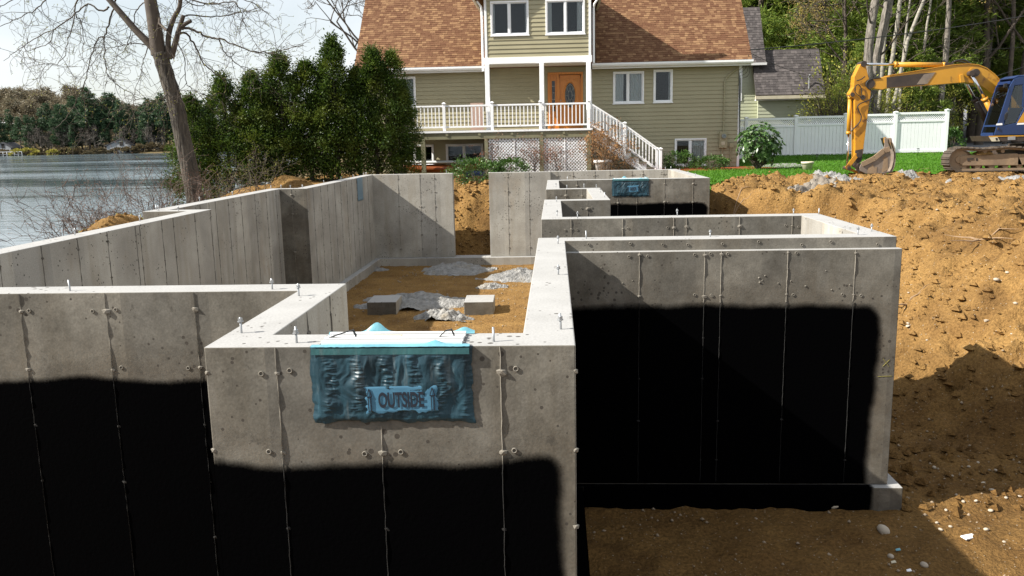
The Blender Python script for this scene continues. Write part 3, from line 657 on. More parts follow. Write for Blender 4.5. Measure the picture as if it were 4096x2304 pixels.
wrapped_window(-1.195, .79, .38, 3.86, 'OUTSIDE', 'blue plastic wrapped basement window marked OUTSIDE in the small front bay wall', 5, .0, (.265, .615, -.195, -.325, -.02))
wrapped_window(1.30, .84, .39, 19.12, 'INSIDE', 'blue plastic wrapped basement window sagging on the farther room wall with INSIDE label', 15, .05, (.34, .60, -.15, -.29, -.04))
MT['flap'] = mk_plastic('grey_blue_film', (.12,.2,.25), (.09,.15,.2))
# scraps of blue film hanging on the inside of the left wall
for (px, py, pz, w_, h_, lab) in ((-5.277, 22.1, .004, .62, .62, 'grey blue plastic flap hanging over the lake-side wall near the far corner'), (-5.197, 7.05, -.16, .34, .8, 'pale turquoise plastic flap on the inside of the lake-side wall')):
    me, _ = wrinkle_sheet('plastic_flap', w_, h_, 40, 40, MT['plastic2'] if py < 10 else MT['flap'], .008, 3)
    o = mesh_obj('plastic_flap', me, None, loc=(px, py, pz), rot=(0, 0, math.pi/2)); tag(o, lab, 'plastic')

def on_bank(px, py):
    d = ray(px, py); t = np.linspace(3, 40, 3000); X = d.x*t; Y = d.y*t; Z = CAM_H+d.z*t; h = terrain(X, Y); i = int(np.argmax(Z < h)); return Vector((X[i], Y[i], h[i]))
# ------------------------------------------------------------------ pier blocks and spilled concrete on the pit floor
for i, (x, y, lab) in enumerate([(-4.0, 17.08, 'square concrete pier block lying in the shade on the dirt floor'), (-1.93, 17.0, 'square concrete pier block in sunlight on the dirt floor')]):
    o = MB().box(0, .62, 0, .8, -.06, .27).build('pier_block', MT['concrete'], bevel=.012, loc=(x, y, FLOOR), rot=(0, 0, .03)); tag(o, lab, 'block')
def heap(name, cx, cy, rx, ry, h, seed, label, mat, rot=0, z=None, cat='concrete'):
    n = 46; u, v = np.meshgrid(np.linspace(-1.15, 1.15, n), np.linspace(-1.15, 1.15, n)); u = u.ravel(); v = v.ravel()
    r = np.hypot(u, v)*(1+.55*fbm(u*1.6+seed, v*1.6, 3, seed)*2); c, s = math.cos(rot), math.sin(rot)
    x = cx+(u*rx*c-v*ry*s); y = cy+(u*rx*s+v*ry*c); g = terrain(x, y)
    zz = h*np.clip(1-r, 0, 1)**.8*1.9*(1+1.5*fbm(u*6, v*6, 4, seed+2, .65)) - .03*(r >= 1) + .035*fbm(u*20, v*20, 2, seed+1)*(r < 1)
    zbase = g if z is None else np.full(x.shape, z)
    i, j = np.meshgrid(np.arange(n-1), np.arange(n-1)); q = (j*n+i).ravel(); Fc = np.column_stack([q, q+1, q+n+1, q+n])
    Fc = Fc[(r[Fc] < 1.05).any(1)]
    used = np.unique(Fc); mp_ = np.full(n*n, -1); mp_[used] = np.arange(len(used))
    V = np.column_stack([x-cx, y-cy, zbase+zz-(zbase.min())])[used]
    o = mesh_obj(name, np_mesh(name, V, mp_[Fc], mat, True), None, loc=(cx, cy, zbase.min())); tag(o, label, cat); return o
p = lambda x, y: atz(*f2(x, y), FLOOR)
for (a, rx, ry, h, sd, lab) in [((1720,900),.95,.7,.12,1,'flat oval of spilled concrete near the door opening'), ((1400,1160),1.2,.8,.11,2,'wide tongue of spilled concrete behind the shaded pier block'), ((2230,960),1.0,.7,.13,3,'lumpy spilled concrete against the long sunlit wall'),
                                ((1610,1290),.55,.3,.12,4,'small broken ridge of spilled concrete where shade meets sun'), ((1990,1035),.38,.25,.07,6,'scattered crumbs of spilled concrete in the middle of the floor'), ((1030,895),.5,.18,.05,8,'low rubble strip along the lake-side footing')]:
    q = p(*a); heap('concrete_spill', q.x, q.y, rx, ry, h, sd, lab, MT['rubble'])
sp = on_bank(3090, 760)
for (x, y, rx, ry, h, sd, rot, lab) in [(6.3,20.3,.4,1.1,.05,11,-.7,'grey washed-out concrete streak running down the dirt bank'), (7.3,22.8,.95,.9,.08,12,.2,'pale mound of dumped concrete below the excavator bucket'), (11.5,21.9,1.6,.8,.05,13,0,'white flat spread of dumped concrete in front of the excavator tracks'), (9.6,22.6,.5,.35,.04,14,0,'little patch of dumped concrete between bucket and tracks')]:
    heap('concrete_spill', x, y, rx, ry, h, sd, lab, MT['greydirt'] if sd == 11 else MT['rubble'], rot)

# ------------------------------------------------------------------ stones, roots and scraps on the dirt
def stone_mesh(seed):
    import bmesh
    bm = bmesh.new(); bmesh.ops.create_icosphere(bm, subdivisions=2, radius=1); rr = random.Random(seed); ax = [rr.uniform(.7, 1.2), rr.uniform(.6, 1), rr.uniform(.4, .7)]
    d = [Vector((rr.gauss(0, 1), rr.gauss(0, 1), rr.gauss(0, 1))).normalized() for _ in range(5)]
    for v in bm.verts:
        s = 1+sum(.12*max(0, v.co.dot(q)-.6) for q in d)-sum(.25*max(0, v.co.dot(q)-.75) for q in d[2:]); v.co = Vector((v.co.x*ax[0], v.co.y*ax[1], v.co.z*ax[2]))*s
    me = bpy.data.meshes.new('stone'); bm.to_mesh(me); bm.free(); me.materials.append(MT['stone']); me.polygons.foreach_set('use_smooth', [True]*len(me.polygons)); return me
STN = [stone_mesh(s) for s in range(6)]
f8 = lambda x, y: (2900+x/1.3746, 1250+y/1.3746)
spots = [f4(2245,1000)+(.075,), f4(2405,1175)+(.05,), f4(2165,1325)+(.05,), f4(1515,1350)+(.05,), f4(1755,395)+(.05,), f4(1520,1085)+(.035,), f4(2335,930)+(.04,), f8(870,1210)+(.11,), f8(590,1070)+(.11,), f8(745,1050)+(.06,), f8(910,1350)+(.07,), f8(1095,1395)+(.055,), f8(1470,985)+(.06,),
         f8(1150,858)+(.04,), f8(1420,945)+(.04,), f8(1545,1025)+(.035,), f8(1215,1092)+(.035,), f8(1435,1200)+(.04,), f8(1185,1200)+(.035,), f8(1165,1160)+(.03,), f8(1460,1093)+(.04,), f8(1380,1040)+(.035,), f8(1310,1045)+(.04,), f8(1240,1180)+(.03,), f8(1100,1070)+(.04,), f8(1535,1265)+(.03,), f8(1620,1015)+(.03,), f8(1270,1005)+(.03,), f8(1250,905)+(.03,), f8(1490,870)+(.035,), f8(1340,850)+(.03,), f8(1390,830)+(.035,), f8(1005,80)+(.05,), f8(1435,50)+(.05,), f8(1575,130)+(.04,), f8(1110,155)+(.03,)]
for i, (px, py, s) in enumerate(spots):
    P = on_bank(px, py); o = mesh_obj('stone', STN[i % 6], loc=(P.x, P.y, P.z+s*.18), rot=(RNG.uniform(-.3, .3), RNG.uniform(-.3, .3), RNG.uniform(0, 6)), scale=[s*.62]*3)
    tag(o, 'pale stone lying on the dirt bank right of the foundation', 'stone', 'loose stones on the dirt bank')
def pebbles(n, zone, smin, smax, name, label, seed):
    r = np.random.default_rng(seed); x = r.uniform(zone[0], zone[1], n); y = r.uniform(zone[2], zone[3], n); keep = ~inside(offset(T0, .1), x, y) & ~inside(LAWN, x, y); x, y = x[keep], y[keep]; n = len(x)
    z = terrain(x, y); s = smin*(smax/smin)**(r.random(n)**2.2)
    base = np.array([(1,0,0),(0,1,0),(-1,0,0),(0,-1,0),(0,0,.8),(0,0,-.6)], float); V = base[None]*s[:, None, None]*r.uniform(.6, 1.3, (n, 6, 1))
    a = r.uniform(0, 6.28, n); c, sn = np.cos(a)[:, None], np.sin(a)[:, None]
    V = np.stack([V[..., 0]*c-V[..., 1]*sn, V[..., 0]*sn+V[..., 1]*c, V[..., 2]], 2)+np.column_stack([x, y, z+s*.2])[:, None]
    f = np.array([(0,1,4),(1,2,4),(2,3,4),(3,0,4),(1,0,5),(2,1,5),(3,2,5),(0,3,5)]); Fc = (f[None]+np.arange(n)[:, None, None]*6).reshape(-1, 3)
    tag(mesh_obj(name, np_mesh(name, V.reshape(-1, 3), Fc, MT['gravel'], True)), label, 'gravel', kind='stuff')
pebbles(3000, (3.2, 13, 5.5, 27), .006, .03, 'gravel', 'small pale pebbles scattered over the dirt bank', 1)
pebbles(1800, (.3, 7, 5.0, 10.5), .005, .026, 'gravel', 'small pale pebbles scattered over the pit floor outside the wall', 3)
pebbles(1600, (-5.1, -.2, 5.8, 23.9), .006, .035, 'gravel', 'crumbs and pebbles on the dirt floor inside the walls', 2)
def clods(n, zone, smin, smax, name, label, seed):
    r = np.random.default_rng(seed); x = r.uniform(zone[0], zone[1], n); y = r.uniform(zone[2], zone[3], n); keep = ~inside(offset(T0, .12), x, y) & ~inside(LAWN, x, y); x, y = x[keep], y[keep]; n = len(x)
    z = terrain(x, y); s = smin*(smax/smin)**(r.random(n)**2); base = np.array([(1,0,0),(0,1,0),(-1,0,0),(0,-1,0),(0,0,.8),(0,0,-.6),(.7,.7,.3),(-.6,.7,.2)], float)
    V = base[None]*s[:, None, None]*r.uniform(.6, 1.4, (n, 8, 1)); V = V+np.column_stack([x, y, z+s*.15])[:, None]
    f = np.array([(0,6,4),(6,1,4),(1,7,4),(7,2,4),(2,3,4),(3,0,4),(6,0,5),(1,6,5),(7,1,5),(2,7,5),(3,2,5),(0,3,5)]); Fc = (f[None]+np.arange(n)[:, None, None]*8).reshape(-1, 3)
    tag(mesh_obj(name, np_mesh(name, V.reshape(-1, 3), Fc, MT['dirt'], False)), label, 'soil', kind='stuff')
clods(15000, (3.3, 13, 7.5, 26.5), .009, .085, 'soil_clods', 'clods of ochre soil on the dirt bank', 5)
clods(2600, (-8.0, -5.7, 10.5, 22.5), .012, .06, 'soil_clods', 'clods of ochre soil on the heaps by the lake-side wall', 6)
clods(700, (-4, -1, 24.5, 26.6), .02, .10, 'soil_clods', 'clods of ochre soil on the bank behind the door opening', 7)
def root(px, py, ln, seed, label):
    P = on_bank(px, py); rr = random.Random(seed); mb = MB()
    for b in range(4):
        a = rr.uniform(-1, 1)+(.3 if b % 2 else 2.9); q = [P+Vector((0, 0, .01))]
        for i in range(4):
            n_ = q[-1]+Vector((math.cos(a)*ln/4, math.sin(a)*ln/5, rr.uniform(-.02, .06)*ln)); n_.z = max(n_.z, tz(n_.x, n_.y)+.004); q.append(n_); a += rr.uniform(-.5, .5)
        mb.tube([v-P for v in q], [ln*.035*(1-i*.2) for i in range(5)], 5)
    tag(mb.build('root', MT['root'], loc=P), label, 'root')
root(*f4(2100,650), .55, 1, 'forked dry root stump sticking out of the bank'); root(*f4(1500,1190), .4, 2, 'matted clump of dead roots on the bank beside the room corner'); root(*f4(1560,70), .5, 3, 'curved root lying on the bank top by the bucket'); root(*f4(60,480), .5, 4, 'thin roots hanging from the cut bank by the farther room')
P = on_bank(*f8(1340,1250)); o = MB().box(-.075, .075, -.03, .03, .0, .012).build('paper_scrap', MT['white'], loc=(P.x, P.y, P.z+.012), rot=(.1, .1, .5)); tag(o, 'folded white paper scrap lying on the sunlit pit floor', 'scrap')
for i, (a, lab) in enumerate([((950,1315),'small pale blue scrap on the shaded pit floor'), ((925,1382),'lilac scrap on the shaded pit floor'), ((1010,1428),'pink scrap near the lower edge of the pit floor')]):
    P = on_bank(*f8(*a)); o = MB().add([(-.02,-.012,0),(.022,-.01,.006),(.018,.014,.012),(-.016,.012,.004),(-.02,-.012,-.006),(.022,-.01,0),(.018,.014,.006),(-.016,.012,-.002)], [(0,1,2,3),(4,5,6,7),(0,1,5,4),(1,2,6,5),(2,3,7,6),(3,0,4,7)]).build('scrap', [MT['plastic2'], MT['beige'], MT['white']][i], loc=(P.x, P.y, P.z+.012)); tag(o, lab, 'scrap')

# ================================================================== the olive house
def split(iv, cuts):
    for c0, c1 in cuts:
        iv = [q for a, b in iv for q in ((a, min(b, c0)), (max(a, c1), b)) if q[1]-q[0] > .02]
    return iv
def clap_wall(parent, x0, x1, z0, z1, Y, holes, mat, course=.152, poly=None):
    """overlapping boards, each its own piece, cut round the openings, on a solid wall"""
    z = z0
    while z < z1-.03:
        zt = min(z+course, z1); iv = [(x0, x1)]
        if poly: iv = [(max(x0, poly(z)[0]), min(x1, poly(z)[1]))]
        iv = split(iv, [(h[0], h[1]) for h in holes if min(zt, h[3])-max(z, h[2]) > .45*(zt-z)])
        for a, b in iv:
            if b-a < .03: continue
            MB().add([(a,Y-.028,z),(b,Y-.028,z),(b,Y-.001,z),(a,Y-.001,z),(a,Y-.004,zt),(b,Y-.004,zt),(b,Y-.001,zt),(a,Y-.001,zt)], [(0,3,2,1),(4,5,6,7),(0,1,5,4),(1,2,6,5),(2,3,7,6),(3,0,4,7)]).build('siding_board', mat, parent)
        z = zt
    mb = MB(); xs_ = sorted({x0, x1, *[h[0] for h in holes], *[h[1] for h in holes]}); xs_ = [q for q in xs_ if x0 <= q <= x1]
    for a, b in zip(xs_, xs_[1:]):
        for c, d in split([(z0, z1)], [(h[2], h[3]) for h in holes if h[0] <= a+1e-6 and h[1] >= b-1e-6]): mb.box(a, b, Y, Y+.14, c, d)
    return mb.build('wall', mat, parent)
def window(parent, x0, x1, z0, z1, Y, split_at=None, curtain=(0, 0), wide=.055, name='window'):
    """white vinyl window: casing, sashes, panes, curtains (curtain = share drawn from each side)"""
    f = MB(); w_ = wide
    for a in ((x0, x1, z1-w_, z1), (x0, x1, z0, z0+w_), (x0, x0+w_, z0+w_, z1-w_), (x1-w_, x1, z0+w_, z1-w_)): f.box(a[0], a[1], Y-.045, Y+.06, a[2], a[3])
    o = f.build(name, MT['white'], parent, bevel=.004)
    MB().box(x0-.02, x1+.02, Y-.06, Y-.046, z0-.025, z0+.012).build('sill', MT['white'], o)
    xs_ = [x0+w_, x1-w_] if split_at is None else [x0+w_, split_at-.025, split_at+.025, x1-w_]
    for i in range(0, len(xs_), 2):
        a, b = xs_[i], xs_[i+1]; s = MB(); t = .035; yy = Y-.01+(.02 if i else 0)
        for q in ((a, b, z1-w_-t, z1-w_), (a, b, z0+w_, z0+w_+t), (a, a+t, z0+w_+t, z1-w_-t), (b-t, b, z0+w_+t, z1-w_-t)): s.box(q[0], q[1], yy, yy+.03, q[2], q[3])
        s.build('sash', MT['white'], o); MB().box(a+t, b-t, yy+.012, yy+.018, z0+w_+t, z1-w_-t).build('pane', MT['glass'], o)
    if split_at is not None: MB().box(split_at-.025, split_at+.025, Y-.03, Y+.06, z0+w_, z1-w_).build('mullion', MT['white'], o)
    for side, c in enumerate(curtain):
        if c <= 0: continue
        a, b = (x0+w_, x0+w_+(x1-x0)*c) if side == 0 else (x1-w_-(x1-x0)*c, x1-w_)
        n = max(10, int((b-a)/.012)); P = []
        for i in range(n+1): P += [(a+(b-a)*i/n, Y+.075+.018*math.sin(i*1.1+side), z0+.03), (a+(b-a)*i/n, Y+.075+.018*math.sin(i*1.1+side), z1-.03)]
        MB().add(P, [(2*i, 2*i+2, 2*i+3, 2*i+1) for i in range(n)]).build('curtain', MT['curtain'], o, True)
    MB().box(x0-.3, x1+.3, Y+.9, Y+.92, z0-.3, z1+.3).build('room_dark', MT['dark'], o)
    return o
def shingle_field(parent, mat, name, x0, x1, eave, slope, length, part_rows, seed, expo=.118, xmax=None, wr=(.13, .3), limit=300, skip=None):
    """courses of separate shingles; eave = (Y, Z) of the drip edge, slope = rise/run"""
    rr = random.Random(seed); a = math.atan(slope); cu, su = math.cos(a), math.sin(a); rows = int(length/expo)
    meshes = {}; V = []; Fc = []; made = 0
    for r in range(rows):
        x = x0 - rr.random()*.1; s0 = r*expo
        while x < x1:
            wd = rr.choice((.09, .12, .15, .18, .22)); xa, xb = max(x, x0), min(x+wd-.004, x1); x += wd
            if xb-xa < .02: continue
            y, z = eave[0]+s0*cu, eave[1]+s0*su
            if skip and skip((xa+xb)/2, y): continue
            th = .012+.006*(rr.random() < .4); drop = rr.choice((0, 0, .008, -.006))
            def corners(w2):
                q = []
                for (px, s, n) in ((0, -drop, .004), (w2, -drop, .004), (w2, expo+.02, 0), (0, expo+.02, 0), (0, -drop, .004+th), (w2, -drop, .004+th), (w2, expo+.02, .006), (0, expo+.02, .006)):
                    q.append((px, s*cu-n*su, s*su+n*cu))
                return q
            F0 = [(0,3,2,1),(4,5,6,7),(0,1,5,4),(1,2,6,5),(2,3,7,6),(3,0,4,7)]
            if r in part_rows and made < limit:
                key = (round(xb-xa, 2), round(th, 3), drop)
                if key not in meshes: meshes[key] = MB().add(corners(xb-xa), F0).mesh('shingle', mat)
                mesh_obj('shingle', meshes[key], parent, loc=(xa, y, z)); made += 1
            else:
                b = len(V); V += [(p[0]+xa, p[1]+y, p[2]+z) for p in corners(xb-xa)]; Fc += [tuple(b+i for i in f) for f in F0]
    if V:
        o = mesh_obj(name, np_mesh(name, V, Fc, mat), parent); o['kind'] = 'stuff'

HS = empty('house', (0, 0, 0), 'two-storey olive sided house with brown shingle roof and white trim', 'house')
YW, YB = 33.0, 31.3; RX, LX = 7.06, -7.35; GZ = -.42; ROOF = 1.12
w2R = (2.27, 3.45, 2.19, 3.39); w1R = (3.81, 4.54, 2.2, 3.43); wbR = (4.65, 5.87, -.23, .82); doorH = (-.22, 1.10, 1.25, 3.41); wL = (-6.6, -5.37, 2.27, 3.39); wS = (-4.27, -2.8, -.05, .78); wS2 = (-6.3, -4.75, -.05, .78)
clap_wall(HS, 1.36, RX, GZ, 3.66, YW, [w2R, w1R, wbR], MT['siding'])
clap_wall(HS, -2.45, 1.352, 1.25, 3.74, YW+.002, [doorH], MT['siding'])
clap_wall(HS, LX, -2.458, 1.0, 3.62, YW, [wL], MT['siding'])
clap_wall(HS, LX, 1.35, GZ, .98, YW+.004, [wS, wS2], MT['siding'])
window(HS, *w2R, YW, 2.84, (.3, .4)); window(HS, *w1R, YW, None, (0, .12)); window(HS, *wbR, YW, 5.25, (0, .46)); window(HS, *wL, YW, None, (0, .28)); window(HS, *wS, YW, -3.55); window(HS, *wS2, YW, -5.5)
MB().box(1.36, RX, YW-.03, YW+.1, GZ-.4, GZ).box(LX, 1.35, YW-.03, YW+.1, GZ-.4, GZ).build('foundation_wall', MT['concrete'], HS)
# shell behind: end walls, rear wall, floors
MB().box(RX-.16, RX-.02, YW+.15, 42, GZ, 3.66).box(LX+.02, LX+.16, YW+.15, 42, GZ, 3.62).box(LX+.2, RX-.2, 41.8, 42, GZ, 3.6).build('wall', MT['siding'], HS)
MB().prism([(RX-.08, YW+.2, 3.66), (RX-.08, 41.8, 3.66), (RX-.08, 37.4, 8.6)], (-.05, 0, 0)).prism([(LX+.1, YW+.2, 3.66), (LX+.1, 41.8, 3.66), (LX+.1, 37.4, 8.6)], (.05, 0, 0)).build('gable', MT['siding'], HS)
MB().box(LX+.2, RX-.2, YW+1.2, YW+1.25, GZ, 3.55).box(LX+.2, 1.3, YW+.16, 41.7, .99, 1.1).build('partition', MT['dark'], HS)
MB().box(-2.44, 1.35, YB+.16, YW-.03, 3.63, 3.75).build('porch_ceiling', MT['trim'], HS)
for x0, x1 in ((RX-.02, RX+.07),): MB().box(x0, x1, YW-.035, YW+.09, GZ, 3.6).build('corner_board', MT['white'], HS)
# main roof
RL, RR_ = -7.66, 7.42; EY, EZ = 32.58, 3.70
rf = MB()
for x0, x1 in ((RL+.02, RR_-.02),):
    run = 37.4-EY; rf.add([(x0,EY,EZ-.02),(x1,EY,EZ-.02),(x1,37.4,EZ-.02+run*ROOF),(x0,37.4,EZ-.02+run*ROOF),(x0,42.2,EZ),(x1,42.2,EZ),
        (x0,EY+.1,EZ-.1),(x1,EY+.1,EZ-.1),(x1,37.4,EZ-.2+run*ROOF),(x0,37.4,EZ-.2+run*ROOF),(x0,42.2,EZ-.15),(x1,42.2,EZ-.15)], [(0,1,2,3),(3,2,5,4),(7,6,9,8),(8,9,10,11),(0,6,7,1),(0,3,9,6),(3,4,10,9),(1,7,8,2),(2,8,11,5),(4,5,11,10)])
roof = rf.build('roof', MT['shingle'], HS)
SLEN = (37.4-EY)/math.cos(math.atan(ROOF))
shingle_field(roof, MT['shingle'], 'upper_shingles', 1.62, RR_, (EY-.02, EZ-.01), ROOF, SLEN, range(0, 11), 3)
shingle_field(roof, MT['shingle'], 'left_shingles', RL, -2.72, (EY-.02, EZ-.01), ROOF, SLEN, (), 4)
shingle_field(roof, MT['shingle'], 'ridge_shingles', -2.72, 1.62, (EY-.02, EZ-.01), ROOF, SLEN, (), 6, skip=lambda x, y: y < 34.0)
for x0, x1 in ((1.45, RR_+.03), (RL, -2.55)):
    MB().prism([(x0, EY-.13, EZ-.02), (x0, EY-.13, EZ-.09), (x0, EY-.09, EZ-.15), (x0, EY+.0, EZ-.15), (x0, EY+.0, EZ-.02), (x0, EY-.02, EZ-.03), (x0, EY-.03, EZ-.1), (x0, EY-.1, EZ-.1), (x0, EY-.11, EZ-.02)], (x1-x0, 0, 0)).build('gutter', MT['white'], HS)
    MB().box(x0+.01, x1-.05, EY+.002, EY+.03, EZ-.22, EZ-.05).build('fascia', MT['trim'], HS)
    MB().box(x0+.02, x1-.3, EY+.03, YW-.03, EZ-.2, EZ-.17).build('soffit', MT['trim'], HS)
for x, dx in ((RR_, -.09), (RL, .02)):
    MB().prism([(x+dx, EY-.02, EZ-.03), (x+dx, 37.4, EZ-.03+4.82*ROOF), (x+dx, 37.4, EZ-.2+4.82*ROOF), (x+dx, EY-.02, EZ-.2)], (.06, 0, 0)).build('rake_board', MT['trim'], HS)
# projecting upper storey with its gable
BX0, BX1 = -2.5, 1.36; BE = 6.15
up1 = (-2.27, -.88, 4.63, 5.83); up2 = (-.28, 1.14, 4.62, 5.83)
clap_wall(HS, BX0+.09, BX1-.09, 3.86, BE, YB, [up1, up2], MT['siding'])
clap_wall(HS, BX0+.09, BX1-.09, BE, 7.95, YB, [], MT['siding'], poly=lambda z: (-.57-(8.1-z)*1.0, -.57+(8.1-z)*1.0))
window(HS, *up1, YB, -1.59, (.07, .06)); window(HS, *up2, YB, .44, (.12, .16))
MB().box(BX0+.02, BX0+.14, YB+.15, 36, 3.78, BE).box(BX1-.14, BX1-.02, YB+.15, 36, 3.78, BE).box(BX0+.2, BX1-.2, YB+1.2, YB+1.25, 3.8, BE).build('wall', MT['siding'], HS)
for x in (BX0, BX1-.09): MB().box(x, x+.09, YB-.035, YB+.1, 3.86, BE).build('corner_board', MT['white'], HS)
MB().box(BX0-.03, BX1+.03, YB-.06, YB+.12, 3.63, 3.86).build('porch_beam', MT['white'], HS, bevel=.01)
MB().box(BX0+.1, BX1-.1, YB-.04, YB+.09, BE-.0, BE+.14).build('frieze_board', MT['white'], HS)
g = MB(); xm = -.57; xr = 2.25
g.add([(xm-xr, YB-.4, BE-.22),(xm, YB-.4, BE-.22+xr),(xm+xr, YB-.4, BE-.22),(xm-xr, 38, BE-.22),(xm, 38, BE-.22+xr),(xm+xr, 38, BE-.22),
       (xm-xr+.1, YB-.4, BE-.3),(xm, YB-.4, BE-.4+xr),(xm+xr-.1, YB-.4, BE-.3),(xm-xr+.1, 38, BE-.3),(xm, 38, BE-.4+xr),(xm+xr-.1, 38, BE-.3)], [(0,1,4,3),(1,2,5,4),(7,6,9,10),(8,7,10,11),(0,6,7,1),(1,7,8,2),(0,3,9,6),(2,8,11,5)])
g.build('gable_roof', MT['shingle'], HS)
for x in (xm-xr-.07, xm+xr): MB().box(x, x+.08, YB-.38, 35.5, BE-.3, BE-.2).build('gutter', MT['white'], HS)
# downspouts
MB().tube([(BX0-.25, YB-.1, BE-.3), (BX0-.1, YB-.02, BE-.5), (BX0-.09, YB+.05, BE-.65), (BX0-.09, YB+.05, 3.4)], .04, 8).build('downspout', MT['white'], HS)
MB().tube([(BX1+.28, YB-.1, BE-.3), (BX1+.12, YB-.02, BE-.5), (BX1+.1, YB+.05, BE-.65), (BX1+.1, YB+.05, 3.6)], .04, 8).build('downspout', MT['white'], HS)
MB().box(1.36, 1.46, YW-.06, YW-.022, 1.25, 3.5).build('downspout', MT['white'], HS)
for x0 in (-2.51, -.52, 1.18): MB().box(x0, x0+.165, 31.16, 31.32, 1.27, 3.63).build('porch_post', MT['white'], HS, bevel=.008)
# entrance: frame, sidelight, door with oval glass
en = MB()
for a in ((-.24, 1.12, 3.33, 3.42), (-.24, -.14, 1.27, 3.33), (.10, .2, 1.27, 3.33), (1.04, 1.12, 1.27, 3.33)): en.box(a[0], a[1], YW-.05, YW+.1, a[2], a[3])
en = en.build('door_frame', MT['doorwood'], HS, bevel=.006)
sd = MB()
for a in ((-.14, .1, 3.1, 3.33), (-.14, .1, 1.27, 1.95), (-.14, -.08, 1.95, 3.1), (.04, .1, 1.95, 3.1)): sd.box(a[0], a[1], YW-.01, YW+.03, a[2], a[3])
sd = sd.build('sidelight', MT['doorwood'], HS); MB().box(-.08, .04, YW+.0, YW+.006, 1.95, 3.1).build('pane', MT['glass'], sd)
lead = simple('lead_came', (.42,.4,.34), (.34,.32,.28), 9, .4, metal=.5)
mb = MB()
for z in (2.15, 2.4, 2.65, 2.9): mb.box(-.08, .04, YW-.008, YW-.002, z, z+.012)
mb.tube([(-.02+.04*math.cos(t), YW-.006, 2.5+.16*math.sin(t)) for t in np.linspace(0, 2*math.pi, 14)], .006, 4, False).build('leading', lead, sd)
dr = MB(); cx, cz, ra, rb = .62, 2.55, .20, .46; n = 40
outer = []
for i in range(n):
    t = 2*math.pi*i/n; c, s = math.cos(t), math.sin(t); k_ = min(.42/max(abs(c), 1e-6), (.76 if s > 0 else 1.26)/max(abs(s), 1e-6)); outer.append((cx+c*k_, cz+s*k_))
for i in range(n):
    j = (i+1) % n; t, t2 = 2*math.pi*i/n, 2*math.pi*j/n
    P = [outer[i], outer[j], (cx+ra*math.cos(t2), cz+rb*math.sin(t2)), (cx+ra*math.cos(t), cz+rb*math.sin(t))]
    dr.prism([(x, YW-.0, z) for x, z in P], (0, .045, 0))
dr = dr.build('door', MT['doorwood'], HS)
ring = MB().tube([(cx+(ra+.02)*math.cos(t), YW-.005, cz+(rb+.02)*math.sin(t)) for t in np.linspace(0, 2*math.pi, 40)], .022, 6, False).build('oval_moulding', MT['doorwood'], dr, True)
MB().prism([(cx+ra*math.cos(t), YW+.02, cz+rb*math.sin(t)) for t in np.linspace(0, 2*math.pi, 30)[:-1]], (0, .006, 0)).build('oval_pane', MT['glass'], dr)
mb = MB()
for sc_ in (.86, .38): mb.tube([(cx+ra*sc_*math.cos(t), YW+.012, cz+rb*sc_*math.sin(t)) for t in np.linspace(0, 2*math.pi, 24)], .007, 4, False)
for t in np.linspace(0, 2*math.pi, 9)[:-1]: mb.bar((cx+ra*.4*math.cos(t), YW+.012, cz+rb*.4*math.sin(t)), (cx+ra*math.cos(t), YW+.012, cz+rb*math.sin(t)), .008)
mb.build('leading', lead, dr)
mb = MB()
for x0, x1, z0, z1 in ((.26, .58, 1.4, 1.85), (.66, .98, 1.4, 1.85), (.26, .98, 3.12, 3.16), (.26, .29, 1.95, 3.12), (.95, .98, 1.95, 3.12)): mb.box(x0, x1, YW-.012, YW-.001, z0, z1)
mb.build('raised_panel', MT['doorwood'], dr, bevel=.005)
MB().tube([(.26, YW-.05, 2.28), (.26, YW-.06, 2.2), (.26, YW-.05, 2.1)], .013, 6).cyl((.26, YW, 2.36), (.26, YW-.03, 2.36), .022, 8).build('handle', MT['steel'], dr)
MB().box(-.3, .0, YW+.4, YW+.42, 1.9, 3.2).box(.3, .95, YW+.5, YW+.52, 1.9, 3.2).build('room_dark', MT['dark'], en)
# electric meter, conduit, cables on the wall
mt_ = MB().box(6.34, 6.64, YW-.13, YW-.022, .43, 1.05).build('meter_box', MT['siding'], HS, bevel=.01)
MB().cyl((6.5, YW-.13, .88), (6.5, YW-.21, .88), .085, 16).build('meter', MT['steel'], mt_); MB().cyl((6.5, YW-.205, .88), (6.5, YW-.24, .88), .06, 16).build('glass_dial', MT['glass'], mt_)
MB().box(6.42, 6.55, YW-.14, YW-.131, .55, .68).build('cover_plate', MT['beige'], mt_)
MB().tube([(6.5, YW-.06, 1.05), (6.5, YW-.06, 2.9), (6.56, YW-.06, 3.08), (6.75, YW-.06, 3.25), (6.98, YW-.06, 3.4)], .03, 8).build('conduit', MT['siding'], HS)
for x in (6.46, 6.8): MB().tube([(x, YW-.06, .45), (x, YW-.06, -.4)], .025, 6).build('conduit', MT['siding'], HS)
MB().box(6.74, 6.9, YW-.1, YW-.022, .44, .62).build('junction_box', MT['siding'], HS)
for i in range(4):
    a = Vector((7.3, EY+.05, 3.86)); b = Vector((7.02+.02*i, YW-.07-.01*i, 3.35-.1*i)); MB().tube([a.lerp(b, t)+Vector((.06*i*math.sin(t*3.1), 0, -(.12+.05*i)*math.sin(t*3.1))) for t in np.linspace(0, 1, 9)]+[(7.1+.012*i, YW-.06, 1.0-.5*(i % 2))], .008, 5).build('cable', MT['black'], HS)

